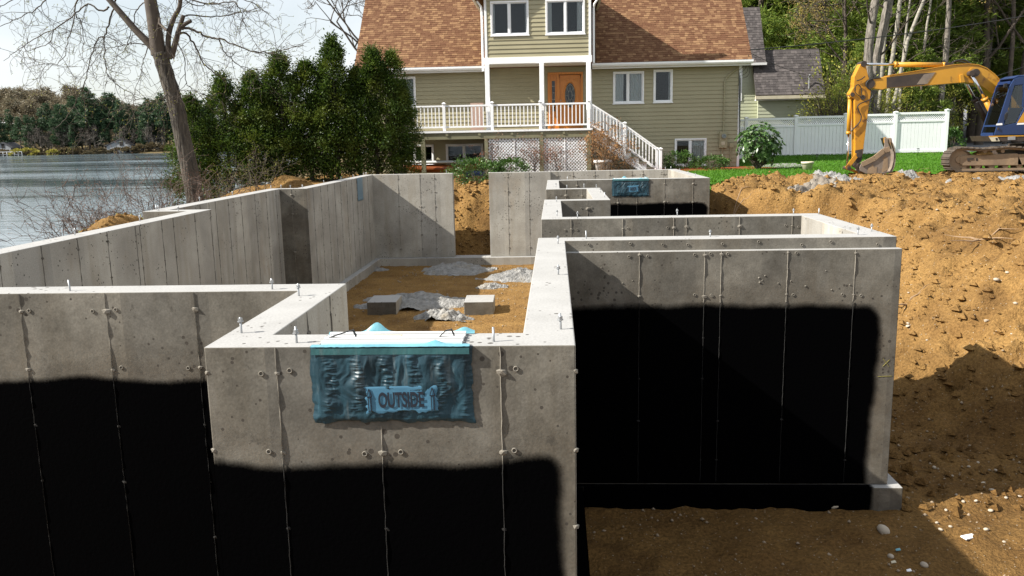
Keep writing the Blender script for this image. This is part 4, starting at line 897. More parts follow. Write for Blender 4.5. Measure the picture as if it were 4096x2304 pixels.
# ------------------------------------------------------------------ deck with railing, and the stair
DK = empty('deck', (0, 31.0, GZ), 'raised wooden deck with white baluster railing across the house front', 'deck')
def dchild(o, p=DK): o.parent = p; o.matrix_parent_inverse = Matrix.Translation(-p.location); return o
for i, y in enumerate(np.arange(31.0, 32.9, .145)): dchild(MB().box(-5.85, 1.38, y, y+.138, 1.235, 1.27).build('deck_board', MT['deckwood']))
dchild(MB().box(-5.85, 1.39, 30.955, 30.998, 1.20, 1.272).build('edge_trim', MT['white']))
dchild(MB().box(-5.8, 1.36, 31.0, 31.06, .96, 1.198).build('beam', MT['olive']))
for x in (-5.0, -4.0, -2.8, -1.6, -.5, .3): dchild(MB().box(x, x+.09, 30.97, 30.999, 1.08, 1.18).build('joist_end', MT['olive']))
for y in np.arange(31.4, 32.9, .5): dchild(MB().box(-5.8, 1.36, y, y+.05, 1.02, 1.23).build('joist', MT['olive']))
for x0, wd in ((-5.78, .14), (-4.94, .16), (-2.575, .13), (-.55, .14), (1.19, .15)): dchild(MB().box(x0, x0+wd, 31.0, 31.13, -.5, .958).build('support_post', MT['olive']))
def rail_post(x, y, z0, z1, par):
    o = dchild(MB().box(x-.052, x+.052, y-.052, y+.052, z0, z1-.06).build('post', MT['white'], bevel=.006), par)
    MB().add([(x-.072,y-.072,z1-.06),(x+.072,y-.072,z1-.06),(x+.072,y+.072,z1-.06),(x-.072,y+.072,z1-.06),(x-.072,y-.072,z1-.03),(x+.072,y-.072,z1-.03),(x+.072,y+.072,z1-.03),(x-.072,y+.072,z1-.03),(x,y,z1+.005)], [(0,3,2,1),(0,1,5,4),(1,2,6,5),(2,3,7,6),(3,0,4,7),(4,5,8),(5,6,8),(6,7,8),(7,4,8)]).build('cap', MT['white'], o)
    return o
PX = [-5.77, -4.04, -2.27, -.5, 1.26]
for x in PX: rail_post(x, 31.05, 1.27, 2.3, DK)
for a, b in zip(PX, PX[1:]):
    dchild(MB().box(a+.05, b-.05, 31.02, 31.08, 2.13, 2.19).build('top_rail', MT['white'], bevel=.006)); dchild(MB().box(a+.05, b-.05, 31.03, 31.07, 1.38, 1.44).build('bottom_rail', MT['white']))
    n_ = int(round((b-a-.1)/.135)); bal = MB().box(-.018, .018, -.018, .018, 1.44, 2.13).mesh('baluster', MT['white'])
    for i in range(1, n_): dchild(mesh_obj('baluster', bal, loc=(a+.05+(b-a-.1)*i/n_, 31.05, 0)))
def lattice(par, x0, x1, z0, z1, y, sp, wd, name='lattice_panel', mat=None):
    mb = MB(); W_, H_ = x1-x0, z1-z0
    for s_ in (1, -1):
        c = -H_ if s_ > 0 else 0
        while c < W_+(0 if s_ > 0 else H_):
            # line x = c + s_*z, clipped to the panel
            ts = sorted([0, H_]); lo, hi = 0, H_
            if s_ > 0: lo = max(lo, -c); hi = min(hi, W_-c)
            else: lo = max(lo, c-W_); hi = min(hi, c)
            if hi-lo > .02:
                a = (x0+c+s_*lo, y+(.006 if s_ < 0 else 0), z0+lo); b = (x0+c+s_*hi, y+(.006 if s_ < 0 else 0), z0+hi); mb.bar(a, b, wd, .006, up=(0, 1, 0))
            c += sp
    o = mb.build(name, mat or MT['white']); o['kind'] = 'stuff'; return dchild(o, par)
for x0, x1 in ((-2.44, -1.5), (-1.47, -.56), (-.41, .36), (.39, 1.18)): lattice(DK, x0, x1, -.42, .955, 31.05, .118, .036)
for x in (-1.485, .375): dchild(MB().box(x-.02, x+.02, 31.03, 31.045, -.42, .955).build('batten', MT['white']))
ST = empty('staircase', (1.4, 31.05, GZ), 'white wooden stair with baluster rails descending from the deck', 'stairs')
s0, s1 = Vector((1.36, 0, 1.235)), Vector((3.62, 0, -.42)); nst = 8
for y in (31.1, 32.1):
    pl = [(1.38, y, 1.16)]
    for i in range(nst): pl += [(1.38+.285*i+.02, y, 1.16-.2*i)] + [(1.38+.285*i+.285, y, 1.16-.2*i)] + [(1.38+.285*i+.285, y, .96-.2*i)]
    pl += [(3.66, y, -.44), (3.3, y, -.44), (1.38, y, .86)]
    dchild(MB().prism(pl, (0, .045, 0)).build('stringer', MT['white']), ST)
for i in range(nst): dchild(MB().box(1.385+.285*i-.02, 1.38+.285*(i+1), 31.06, 32.18, 1.162-.2*i, 1.2-.2*i).build('tread', MT['deckwood']), ST)
SP = [(1.26, 2.3), (2.56, 1.47), (3.87, .52)]
for y in (31.05, 32.15):
    for x, zt in SP[1:]: rail_post(x, y, zt-1.25 if x < 3 else GZ, zt, ST)
    if y > 31.5: rail_post(1.3, y, 1.27, 2.3, ST)
    for (xa, za), (xb, zb) in zip(SP, SP[1:]):
        sl_ = (zb-za)/(xb-xa); a, b = xa+.05, xb-.05; za2, zb2 = za-.08+sl_*.05, zb-.08-sl_*.05
        for dz, hh, nm_ in ((-.06, .06, 'top_rail'), (-.80, .06, 'bottom_rail')):
            dchild(MB().prism([(a, y-.03, za2+dz), (b, y-.03, zb2+dz), (b, y-.03, zb2+dz+hh), (a, y-.03, za2+dz+hh)], (0, .06, 0)).build(nm_, MT['white']), ST)
        n_ = 10
        for i in range(1, n_):
            x = a+(b-a)*i/n_; z = za2+sl_*(x-a); dchild(MB().box(x-.018, x+.018, y-.018, y+.018, z-.745, z-.05).build('baluster', MT['white']), ST)
# things on and under the deck
o = MB().box(0, .5, 0, .02, 0, 1.05).build('plywood_panel', MT['panel'], loc=(-3.2, 32.3, 1.275), rot=(-.12, 0, 0)); tag(o, 'faded pink brown plywood panel leaning behind the deck railing', 'panel')
o = MB().tube([(-.33, 32.55, 1.29), (-.52, 32.85, 2.3)], .014, 6).tube([(-.3, 32.5, 1.29), (-.33, 32.55, 1.45)], [.05, .03], 6).build('broom', MT['black']); tag(o, 'thin dark broom leaning beside the front door', 'broom')
def hull(name, x0, x1, y, z, wd, h, mat, label, cat):
    mb = MB(); n_ = 18; m_ = 10
    for i in range(n_+1):
        t = i/n_; s_ = max(.03, math.sin(math.pi*t)**.55); x = x0+(x1-x0)*t; rise = h*.5*(2*t-1)**4
        for k_ in range(m_):
            a = 2*math.pi*k_/m_; mb.v.append((x, y+wd/2*s_*math.cos(a), z+h/2*(.35+.65*s_)*math.sin(a)+rise))
    for i in range(n_):
        for k_ in range(m_): q = i*m_+k_; q2 = i*m_+(k_+1) % m_; mb.f.append((q, q2, q2+m_, q+m_))
    mb.f += [tuple(range(m_))[::-1], tuple(n_*m_+k_ for k_ in range(m_))]; o = mb.build(name, mat, None, True); return tag(o, label, cat)
hull('kayak', -5.9, -2.7, 31.75, -.12, .62, .34, MT['orange'], 'orange kayak stored on the ground under the deck', 'kayak')
hull('paddleboard', -5.7, -2.75, 31.75, .12, .66, .13, MT['board'], 'white paddleboard lying on top of the orange kayak', 'paddleboard')
o = MB().box(-.35, .35, -.3, .3, 0, .22).build('blue_tarp', MT['blue'], loc=(-2.9, 30.6, -.42), bevel=.05); tag(o, 'folded blue tarp beside the deck post', 'tarp')

# ------------------------------------------------------------------ white vinyl fence
FE = empty('vinyl_fence', (12, 36, -.1), 'white vinyl privacy fence with lattice top beside the lawn', 'fence')
def fe(o): return dchild(o, FE)
FX = [5.98, 8.04, 10.09, 12.13, 14.16, 16.24]; FT = [1.56, 1.58, 1.62, 1.66, 1.69, 1.74]; FB = [-.14, -.11, -.07, -.05, -.01, .02]
for x, t, b in zip(FX, FT, FB):
    po = fe(MB().box(x-.065, x+.065, 35.935, 36.065, b-.3, t).build('post', MT['white'], bevel=.006))
    c = MB().add([(x-.085,35.915,t),(x+.085,35.915,t),(x+.085,36.085,t),(x-.085,36.085,t),(x-.085,35.915,t+.03),(x+.085,35.915,t+.03),(x+.085,36.085,t+.03),(x-.085,36.085,t+.03),(x,36,t+.07)], [(0,3,2,1),(0,1,5,4),(1,2,6,5),(2,3,7,6),(3,0,4,7),(4,5,8),(5,6,8),(6,7,8),(7,4,8)]).build('cap', MT['white'], po)
for i in range(5):
    a, b = FX[i]+.066, FX[i+1]-.066; z0 = (FB[i]+FB[i+1])/2; z1 = (FT[i]+FT[i+1])/2
    for zz, h_ in ((z0+.04, .12), (z1-.42, .09), (z1-.11, .09)): fe(MB().box(a, b, 35.965, 36.035, zz, zz+h_).build('rail', MT['white'], bevel=.005))
    n_ = 13; wd = (b-a)/n_
    for k_ in range(n_): fe(MB().box(a+wd*k_+.004, a+wd*(k_+1)-.004, 35.987, 36.013, z0+.16, z1-.42).build('board', MT['white'], bevel=.004))
    lattice(FE, a, b, z1-.33, z1-.11, 36.0, .085, .026)

# ------------------------------------------------------------------ pale green neighbour house behind the fence
NH = empty('neighbour_house', (11, 43, 0), 'pale green sided house with grey shingle roofs behind the white fence', 'house')
def nh(o): return dchild(o, NH)
def nclap(x0, x1, z0, z1, Y, mat, course=.17):
    z = z0
    while z < z1-.03:
        zt = min(z+course, z1); nh(MB().add([(x0,Y-.022,z),(x1,Y-.022,z),(x1,Y,z),(x0,Y,z),(x0,Y-.006,zt),(x1,Y-.006,zt),(x1,Y,zt),(x0,Y,zt)], [(0,3,2,1),(4,5,6,7),(0,1,5,4),(1,2,6,5),(2,3,7,6),(3,0,4,7)]).build('siding_board', mat)); z = zt
nclap(8.0, 10.34, .1, 4.4, 44, MT['nsiding']); nclap(10.22, 13.2, .2, 2.6, 43.3, MT['nsiding'])
nh(MB().box(8, 10.34, 44.002, 46.6, -.2, 4.4).box(10.35, 13.2, 43.302, 45.4, -.2, 2.6).build('wall', MT['nsiding']))
nh(MB().box(10.3, 10.42, 43.96, 44.1, 2.9, 4.4).build('corner_board', MT['white'])); nh(MB().box(13.1, 13.24, 43.26, 43.4, .1, 2.6).build('corner_board', MT['white']))
nh(MB().box(9.35, 9.55, 43.95, 44.0, 2.6, 4.3).build('window_trim', MT['white']))
def slab(x0, x1, y0, z0, y1, z1, nm_):
    o = nh(MB().add([(x0,y0,z0),(x1,y0,z0),(x1,y1,z1),(x0,y1,z1),(x0,y0+.05,z0-.12),(x1,y0+.05,z0-.12),(x1,y1,z1-.14),(x0,y1,z1-.14)], [(0,1,2,3),(7,6,5,4),(0,4,5,1),(1,5,6,2),(2,6,7,3),(3,7,4,0)]).build(nm_, MT['gshingle'])); return o
r1 = slab(7.8, 10.62, 43.6, 4.45, 45.3, 7.35, 'roof'); slab(7.8, 10.62, 47.0, 4.45, 45.32, 7.33, 'roof')
r2 = slab(10.05, 13.42, 43.0, 2.82, 44.35, 5.12, 'roof'); slab(10.05, 13.42, 45.7, 2.82, 44.37, 5.1, 'roof')
for r_, x0, x1, e, s_, ln, sd in ((r1, 7.8, 10.62, (43.59, 4.455), 2.9/1.7, 3.3, 21), (r2, 10.05, 13.42, (42.99, 2.825), 2.3/1.35, 2.62, 22)):
    shingle_field(r_, MT['gshingle'], 'shingles', x0, x1, e, s_, ln, (), sd, .15)
nh(MB().box(10.0, 13.45, 42.88, 43.0, 2.62, 2.78).build('gutter', MT['beige'])); nh(MB().box(10.05, 13.4, 43.0, 43.27, 2.56, 2.62).build('soffit', MT['trim'])); nh(MB().box(7.8, 10.65, 43.5, 43.62, 4.32, 4.44).build('gutter', MT['trim']))
nh(MB().tube([(12.66, 43.2, .1), (12.66, 43.2, 2.6)], .025, 6).tube([(12.66, 43.1, 2.7), (12.66, 43.2, 3.65)], .03, 8).tube([(12.66, 43.2, 3.65), (12.66, 43.1, 3.75), (12.66, 43.0, 3.7)], .045, 8).build('service_mast', MT['steel']))
# overhead cables from the house corner to the road
def cable(pts, label, r=.014, sag=.5):
    a, b = Vector(pts[0]), Vector(pts[1]); o = MB().tube([a.lerp(b, t)+Vector((0, 0, -sag*4*t*(1-t))) for t in np.linspace(0, 1, 28)], r, 5).build('overhead_cable', MT['black']); tag(o, label, 'cable')
cable(((7.35, 32.7, 4.05), tuple(at(4700, -60, 42))), 'thick black overhead cable running from the house eave past the bare trunks', .02, .35)
cable(((7.38, 32.75, 3.95), (12.66, 43.1, 3.72)), 'thin cable strung between the two houses over the grey roof', .01, .1)
cable((tuple(at(3900, 330, 36)), tuple(at(4500, 90, 44))), 'thin black overhead wire slanting behind the blue cab', .012, .2)
cable((tuple(at(3890, 352, 36)), tuple(at(4500, 150, 44))), 'lower thin black overhead wire slanting behind the blue cab', .012, .2)
cable((tuple(at(3880, 200, 40)), tuple(at(4500, 120, 44))), 'faint wire crossing the pines above the boom', .01, .2)

# ================================================================== the excavator
XR = empty('excavator', tuple(at(*(3280+2200/2.587, 180+1320/2.587), 26.35)), 'yellow crawler excavator with blue cab and its bucket resting on the dirt', 'excavator')
def xc(o): return dchild(o, XR)
def ez(px, py, Y): return at(3280+px/2.587, 180+py/2.587, Y)
def plate(pts, Y0, Y1, mb=None):
    """side profile traced at the middle of the part, given real width"""
    ym = Y0 if Y1-Y0 > .6 else (Y0+Y1)/2; mb = mb or MB(); mb.prism([Vector((q.x, Y0, q.z)) for q in (ez(a, b, ym) for a, b in pts)], (0, Y1-Y0, 0)); return mb
YC = 26.35
boom_pts = [(470,405),(478,378),(510,360),(600,342),(690,322),(950,278),(1200,235),(1370,210),(1500,203),(1600,212),(1690,248),(1770,310),(1840,385),(1900,455),(1975,560),(2060,690),(2110,770),(2050,820),(1960,760),(1860,640),(1790,560),(1720,490),(1640,430),(1560,402),(1470,392),(1380,398),(1150,418),(900,436),(690,448),(620,466),(545,458),(490,438)]
boom = xc(plate(boom_pts, YC-.19, YC+.19).build('boom', MT['yellow2'], bevel=.012))
ym0 = YC-.197
MB_b = plate([(690,335),(1080,290),(1195,283),(1080,412),(690,443)], YC-.199, YC-.191).build('grimy_panel', MT['rustdark'], boom); MB_b['label'] = 'dark soot-stained panel on the boom side'
plate([(1000,408),(1075,305),(1195,282),(1110,402)], YC-.203, YC-.1995).build('scuffed_patch', MT['bucketsteel'], boom)
for t in ((690,322,950,278),(950,278,1200,235),(1200,235,1370,210),(1370,210,1500,203),(1500,203,1600,212),(1600,212,1690,248),(1690,248,1770,310),(1770,310,1840,385),(1840,385,1900,455)):
    a, b = ez(t[0], t[1], YC), ez(t[2], t[3], YC); MB().bar(a+Vector((0, -.2, .008)), b+Vector((0, -.2, .008)), .03, .02).bar(a+Vector((0, .2, .008)), b+Vector((0, .2, .008)), .03, .02).build('flange', MT['yellow2'], boom)
plate([(1445,310),(1480,300),(1500,385),(1450,390)], YC-.235, YC-.192).build('bracket', MT['yellow2'], boom, bevel=.006)
MB().bar(ez(1830,430,YC)+Vector((0,-.21,0)), ez(1745,505,YC)+Vector((0,-.21,0)), .012).build('grease_line', MT['yellow2'], boom)
plate([(1355,325),(1358,325),(1356,380),(1353,380)], YC-.194, YC-.191).build('weld_line', MT['rustdark'], boom)
# stick
stick_pts = [(400,205),(412,180),(432,172),(452,182),(460,235),(478,320),(505,400),(505,520),(492,590),(470,770),(440,1000),(428,1100),(412,1190),(395,1215),(365,1215),(345,1170),(344,900),(342,700),(340,560),(298,540),(292,505),(330,440),(338,330),(370,265)]
stick = xc(plate(stick_pts, YC-.155, YC+.155).build('stick', MT['yellow'], bevel=.01))
for (px, py, r, nm_) in ((432,200,.085,'pin'), (315,515,.06,'pin'), (495,405,.14,'pin'), (420,545,.07,'pin'), (382,1135,.085,'pin')):
    c = ez(px, py, YC); MB().cyl(c+Vector((0,-.2,0)), c+Vector((0,.2,0)), r, 18).build(nm_, MT['rustdark'], stick)
plate([(345,1090),(425,1075),(412,1195),(395,1218),(365,1218),(345,1175)], YC-.16, YC+.16).build('greasy_tip', MT['rustdark'], stick)
def hose(pts, parent, r=.018, dy=-.2):
    P = [ez(a, b, YC)+Vector((0, dy, 0)) for a, b in pts]; Q = []
    for i in range(len(P)-1):
        p0, p1, p2, p3 = P[max(i-1, 0)], P[i], P[i+1], P[min(i+2, len(P)-1)]
        for t in (0, .25, .5, .75):
            Q.append(.5*((2*p1)+(p2-p0)*t+(2*p0-5*p1+4*p2-p3)*t*t+(3*p1-p0-3*p2+p3)*t**3))
    Q.append(P[-1]); return MB().tube(Q, r, 6).build('hose', MT['black'], parent, True)
hose([(600,345),(530,352),(480,370),(455,410),(470,450),(510,480),(522,520),(500,560),(440,590),(390,610),(365,640),(380,690),(402,740),(385,800),(330,860),(300,895)], stick, .017)
hose([(340,480),(345,430),(375,415),(400,450),(405,500),(415,540)], stick, .013); hose([(350,420),(335,455),(345,500),(400,545)], stick, .012); hose([(440,330),(400,360),(355,375)], stick, .016)
hose([(1380,172),(1450,155),(1500,165),(1560,205)], boom, .03, -.05); hose([(1380,178),(1440,168),(1500,180),(1540,206)], boom, .026, .08)
# cylinders
def cylinder(a, split_, b, r, rr_, name, dy=0, mat='yellow2'):
    A, S, Bp = (ez(*q, YC-abs(dy))+Vector((0, dy+abs(dy), 0)) for q in (a, split_, b)); o = xc(MB().cyl(S, Bp, r, 18).cyl(S, S+(Bp-S).normalized()*.09, r*1.18, 18).cyl(Bp-(Bp-S).normalized()*.1, Bp, r*1.12, 18).build(name, MT[mat], None, True))
    MB().cyl(A, S, rr_, 14).build('rod', MT['chrome'], o, True); MB().cyl(A+Vector((0,-.09,0)), A+Vector((0,.09,0)), rr_*1.6, 12).build('rod_eye', MT['rustdark'], o); MB().cyl(Bp+Vector((0,-.11,0)), Bp+Vector((0,.11,0)), r*.95, 12).build('base_eye', MT['rustdark'], o); return o
cylinder((440,200),(765,202),(1300,206),.072,.042,'stick_cylinder')
cylinder((278,1268),(294,925),(312,525),.06,.032,'bucket_cylinder')
cylinder((1560,295),(1700,548),(1850,830),.085,.05,'boom_cylinder', -.30, 'yellow'); cylinder((1560,295),(1700,548),(1850,830),.085,.05,'boom_cylinder', .30, 'rustdark')
plate([(1300,180),(1380,182),(1380,218),(1300,225)], YC-.12, YC-.07).build('mount_lug', MT['rustdark'], boom); plate([(1300,180),(1380,182),(1380,218),(1300,225)], YC+.07, YC+.12).build('mount_lug', MT['rustdark'], boom)
c = ez(1555,295,YC); MB().cyl(c+Vector((0,-.36,0)), c+Vector((0,.36,0)), .11, 20).build('cross_pin', MT['rustdark'], boom); MB().cyl(c+Vector((0,-.215,0)), c+Vector((0,-.19,0)), .16, 20).build('boss', MT['yellow2'], boom)
hose([(1560,600),(1700,560),(1740,545),(1760,600),(1800,680)], boom, .014, -.32)
# bucket linkage and bucket
for dy in (-.19, .16):
    xc(plate([(258,1262),(275,1245),(368,1120),(400,1130),(392,1158),(300,1275),(278,1292)], YC+dy, YC+dy+.035).build('link_arm', MT['yellow']))
    xc(plate([(262,1268),(285,1255),(395,1310),(430,1325),(380,1327),(280,1292)], YC+dy*.6, YC+dy*.6+.03).build('push_link', MT['yellow']))
c = ez(278,1272,YC); xc(MB().cyl(c+Vector((0,-.23,0)), c+Vector((0,.23,0)), .055, 14).build('pin', MT['rustdark']))
bo = [(412,1300),(408,1268),(428,1225),(560,1160),(655,1082),(668,1030),(664,965),(686,962),(700,1010),(722,1070),(730,1130),(728,1200),(716,1262),(694,1308),(600,1330),(470,1330)]
bucket = xc(plate(bo, YC-.43, YC-.40).build('bucket', MT['bucketsteel'], bevel=.006))
plate(bo, YC+.40, YC+.43).build('side_plate', MT['bucketsteel'], bucket)
cur = [(664,965),(668,1030),(655,1082)]
shell = [(412,1300),(470,1330),(600,1330),(694,1308),(716,1262),(728,1200),(730,1130),(722,1070),(700,1010),(686,962)]
mb = MB()
for (a, b), (a2, b2) in zip(shell, shell[1:]):
    p_, q_ = ez(a, b, YC), ez(a2, b2, YC); n_ = Vector((-(q_-p_).z, 0, (q_-p_).x)).normalized()*.022
    mb.prism([p_+Vector((0,-.4,0)), q_+Vector((0,-.4,0)), q_+n_+Vector((0,-.4,0)), p_+n_+Vector((0,-.4,0))], (0, .8, 0))
mb.build('shell', MT['bucketsteel'], bucket)
for (a, b), (a2, b2) in (((430,1222),(560,1158)), ((560,1158),(655,1080)), ((655,1080),(716,1062))):
    MB().bar(ez(a, b+14, YC-.41)+Vector((0,-.03,0)), ez(a2, b2+14, YC-.41)+Vector((0,-.03,0)), .05, .14, up=(0,0,1)).build('wear_strip', MT['trackdirt'], bucket)
plate([(490,1330),(500,1268),(545,1240),(560,1270),(590,1262),(585,1330)], YC-.437, YC-.431).build('wear_plate', MT['trackdirt'], bucket); plate([(640,1320),(660,1180),(700,1170),(705,1290)], YC-.437, YC-.431).build('wear_plate', MT['trackdirt'], bucket)
for i in range(5):
    y = YC-.38+.19*i; plate([(664,1010),(662,958),(680,955),(704,1030),(690,1040)], y-.04, y+.04).build('tooth', MT['yellow'] if i == 0 else MT['bucketsteel'], bucket)
for dy in (-.2, .16): plate([(345,1250),(362,1215),(400,1220),(430,1240),(440,1300),(400,1325)], YC+dy, YC+dy+.05).build('ear', MT['rustdark'], bucket)
c = ez(380,1245,YC); MB().cyl(c+Vector((0,-.25,0)), c+Vector((0,.25,0)), .07, 14).build('pin', MT['rustdark'], bucket)
# undercarriage
def track(Yc, wd, near):
    ym = Yc-wd/2 if near else Yc
    g0, top = ez(1500, 1310, ym).z, ez(1500, 1062, ym).z; xl, xr_ = ez(1335, 1200, ym).x, ez(1335, 1200, ym).x+3.3
    r = (top-g0)/2; zc = (top+g0)/2; pts = []
    L_ = xr_-xl-2*r; per = 2*L_+2*math.pi*r; n_ = 44
    def path(s):
        s %= per
        if s < L_: return Vector((xl+r+s, 0, g0)), Vector((1, 0, 0))
        s -= L_
        if s < math.pi*r: a = s/r; return Vector((xr_-r+r*math.sin(a), 0, zc-r*math.cos(a))), Vector((math.cos(a), 0, math.sin(a)))
        s -= math.pi*r
        if s < L_: return Vector((xr_-r-s, 0, top-.045*math.sin(math.pi*2*s/L_)**2)), Vector((-1, 0, 0))
        s -= L_; a = s/r; return Vector((xl+r-r*math.sin(a), 0, zc+r*math.cos(a))), Vector((-math.cos(a), 0, -math.sin(a)))
    band = MB(); P = [path(per*i/88) for i in range(88)]
    for i in range(88):
        (p0, d0), (p1, d1) = P[i], P[(i+1) % 88]; n0, n1 = Vector((-d0.z, 0, d0.x)), Vector((-d1.z, 0, d1.x)); y0, y1 = Yc-wd*.28, Yc+wd*.28
        V = [(p0+n0*.01), (p0+n0*.075), (p1+n1*.075), (p1+n1*.01)]; band.prism([Vector((q.x, y0, q.z)) for q in V], (0, y1-y0, 0))
    tr = xc(band.build('track', MT['trackdirt']))
    sh = MB().box(-.082, .082, -wd/2, wd/2, 0, .018).box(-.075, -.055, -wd/2, wd/2, -.028, 0).box(.045, .062, -wd/2, wd/2, -.022, 0).mesh('track_shoe', MT['shoe'])
    for i in range(n_):
        p_, d = path(per*i/n_); mesh_obj('track_shoe', sh, tr, loc=(p_.x, Yc, p_.z), rot=(0, -math.atan2(d.z, d.x), 0))
    fz0, fz1 = g0+.17, top-.22
    fr = xc(plate([(1425,1150),(1490,1140),(2020,1120),(2075,1245),(1450,1250),(1425,1235)], Yc-wd*.30, Yc+wd*.3).build('track_frame', MT['trackdirt'], bevel=.02))
    MB().box(xl+2.0, xr_-.5, Yc-wd*.3, Yc+wd*.3, fz0, fz1).build('frame_rear', MT['trackdirt'], fr)
    if near: plate([(1525,1170),(1590,1168),(1590,1185),(1550,1190),(1548,1202),(1525,1202)], Yc-wd*.3-.012, Yc-wd*.3+.002).build('step', MT['rustdark'], fr); plate([(1614,1172),(1632,1172),(1632,1198),(1614,1198)], Yc-wd*.3-.006, Yc-wd*.3+.002).build('slot', MT['black'], fr)
    for x in np.linspace(xl+r+.15, xr_-r-.1, 7): MB().cyl((x, Yc-wd*.24, g0+.14), (x, Yc+wd*.24, g0+.14), .085, 12).build('roller', MT['trackdirt'], fr)
    for x in (xl+1.05, xl+1.55): MB().cyl((x, Yc-wd*.3, top-.12), (x, Yc+wd*.25, top-.12), .055, 10).build('carrier_roller', MT['trackdirt'], fr)
    for x in (xl+r, xr_-r): MB().cyl((x, Yc-wd*.22, zc), (x, Yc+wd*.22, zc), r*.78, 24).cyl((x, Yc-wd*.27, zc), (x, Yc+wd*.27, zc), r*.3, 14).build('idler', MT['trackdirt'], fr)
track(25.25, .5, True); track(27.5, .5, False)
g_ = ez(2200, 1010, 26.3); xc(MB().box(g_.x-.9, g_.x+.9, 25.5, 27.25, g_.z-.62, g_.z-.2).cyl((g_.x, 26.35, g_.z-.2), (g_.x, 26.35, g_.z-.02), .62, 28).build('turntable', MT['rustdark']))
q = ez(1640, 1125, 25.25); xc(MB().add([(q.x-.15,25.05,q.z-.02),(q.x+.35,25.05,q.z-.02),(q.x+.35,25.45,q.z-.02),(q.x-.15,25.45,q.z-.02),(q.x+.02,25.2,q.z+.1),(q.x+.22,25.2,q.z+.12),(q.x+.2,25.35,q.z+.1),(q.x+.04,25.33,q.z+.09)], [(0,3,2,1),(4,5,6,7),(0,1,5,4),(1,2,6,5),(2,3,7,6),(3,0,4,7)]).build('mud_lump', MT['dirt']))
# upper structure: deck, cab, rear body
YN = 25.15; YF = 25.93
base = xc(plate([(1748,942),(2111,935),(3300,925),(3300,1000),(1945,995),(1775,998)], YN, 26.3).build('deck', MT['rustdark'])); zb_ = ez(1900, 938, YN)
plate([(1746,940),(2300,930),(2300,942),(1748,952)], YN-.012, YN-.001).build('yellow_line', MT['yellow2'], base)
plate([(1750,955),(1835,950),(1860,995),(1778,998)], YN-.02, YN-.001).build('lamp_housing', MT['beige'], base); plate([(1815,962),(1835,960),(1842,985),(1822,988)], YN-.026, YN-.021).build('lamp_grille', MT['black'], base)
plate([(1945,950),(2020,945),(2020,980),(1945,985)], YN-.02, YN-.001).build('plate', MT['steel'], base)
# cab: panels round real openings
def panel(mb, quads, Y, th=.04):
    for q in quads: plate(q, Y, Y+th, mb)
    return mb
A0, A1, A2, A3 = (1800,930), (1832,830), (1965,420), (2005,350)           # front edge of the near side
sideq = [[(1800,932),(1828,840),(1905,835),(2030,805),(2110,640),(2300,640),(2300,925)],          # lower door panel
         [(1828,840),(1965,418),(2005,352),(2030,385),(2010,420),(1985,500),(1935,700),(1902,790),(1905,835)],   # front pillar
         [(2005,352),(2060,330),(2300,318),(2300,400),(2095,408),(2010,420),(2030,385)],              # roof rail
         [(2095,408),(2125,406),(2125,640),(2110,640),(2088,640),(2100,500)],                         # middle pillar
         [(2255,404),(2300,400),(2300,640),(2255,640)]]
cab = xc(panel(MB(), sideq, YN).build('cab', MT['blue'], bevel=.008)); farq = [[(q.x, YF-.04, q.z) for q in (ez(a, b, YN) for a, b in s)] for s in sideq]
mb = MB()
for s in farq: mb.prism(s, (0, .04, 0))
mb.build('far_side', MT['blue'], cab)
def off(pt, Y): return ez(*pt, YN) + Vector((0, Y-YN, 0))
mb = MB(); rp = [(2005,352),(2060,330),(2300,318),(2300,300),(2060,312),(1995,340)]
mb.prism([off(a, YN+.02) for a in rp], (0, YF-YN-.04, 0)); mb.build('roof', MT['blue'], cab, bevel=.015)
for (q_, w1, w2) in (((1810,925),.06,.1),((1835,835),.035,.05),((1985,385),.05,.08)): MB().bar(off(q_, YN+.05), off(q_, YF-.05), w1, w2).build('front_frame', MT['blue'], cab)
MB().prism([off(a, YN+.04) for a in ((1832,835),(1965,425),(1972,425),(1840,835))], (0, YF-YN-.08, 0)).build('windscreen', MT['cabglass'], cab)
MB().prism([off(a, YN+.04) for a in ((1808,920),(1830,845),(1838,845),(1816,920))], (0, YF-YN-.08, 0)).build('lower_windscreen', MT['cabglass'], cab)
for Y in (YN+.018,):
    plate([(1908,826),(2026,800),(2100,640),(2098,500),(2092,415),(2016,425),(1990,502),(1940,702)], Y, Y+.004).build('side_pane', MT['cabglass'], cab); plate([(2128,410),(2252,408),(2252,636),(2128,636)], Y, Y+.004).build('side_pane', MT['cabglass'], cab)
plate([(2052,430),(2058,430),(2040,640),(2034,640)], YN+.024, YN+.04).build('sash_bar', MT['steel'], cab)
plate([(2040,808),(2112,690),(2300,690),(2300,790),(2060,805)], YN-.004, YN-.001).build('orange_stripe', MT['yellow2'], cab); plate([(2036,826),(2045,808),(2300,795),(2300,812)], YN-.005, YN-.001).build('white_stripe', MT['white'], cab)
plate([(1822,832),(1888,828),(1885,808),(1829,812)], YN-.005, YN-.001).build('white_sticker', MT['white'], cab)
plate([(1910,720),(1935,690),(1945,720),(1930,770),(1908,778)], YN-.03, YN-.001).build('door_handle', MT['black'], cab, bevel=.006)
plate([(1838,855),(1852,853),(1850,875),(1836,877)], YN-.03, YN-.001).build('side_lamp', MT['rustdark'], cab)
for Y in (YN-.02,): MB().bar(off((1925,400), Y), off((1940,470), Y), .01).build('mirror_arm', MT['black'], cab); plate([(1905,400),(1935,395),(1925,440),(1900,440)], YN+.15, YN+.2).build('mirror', MT['black'], cab)
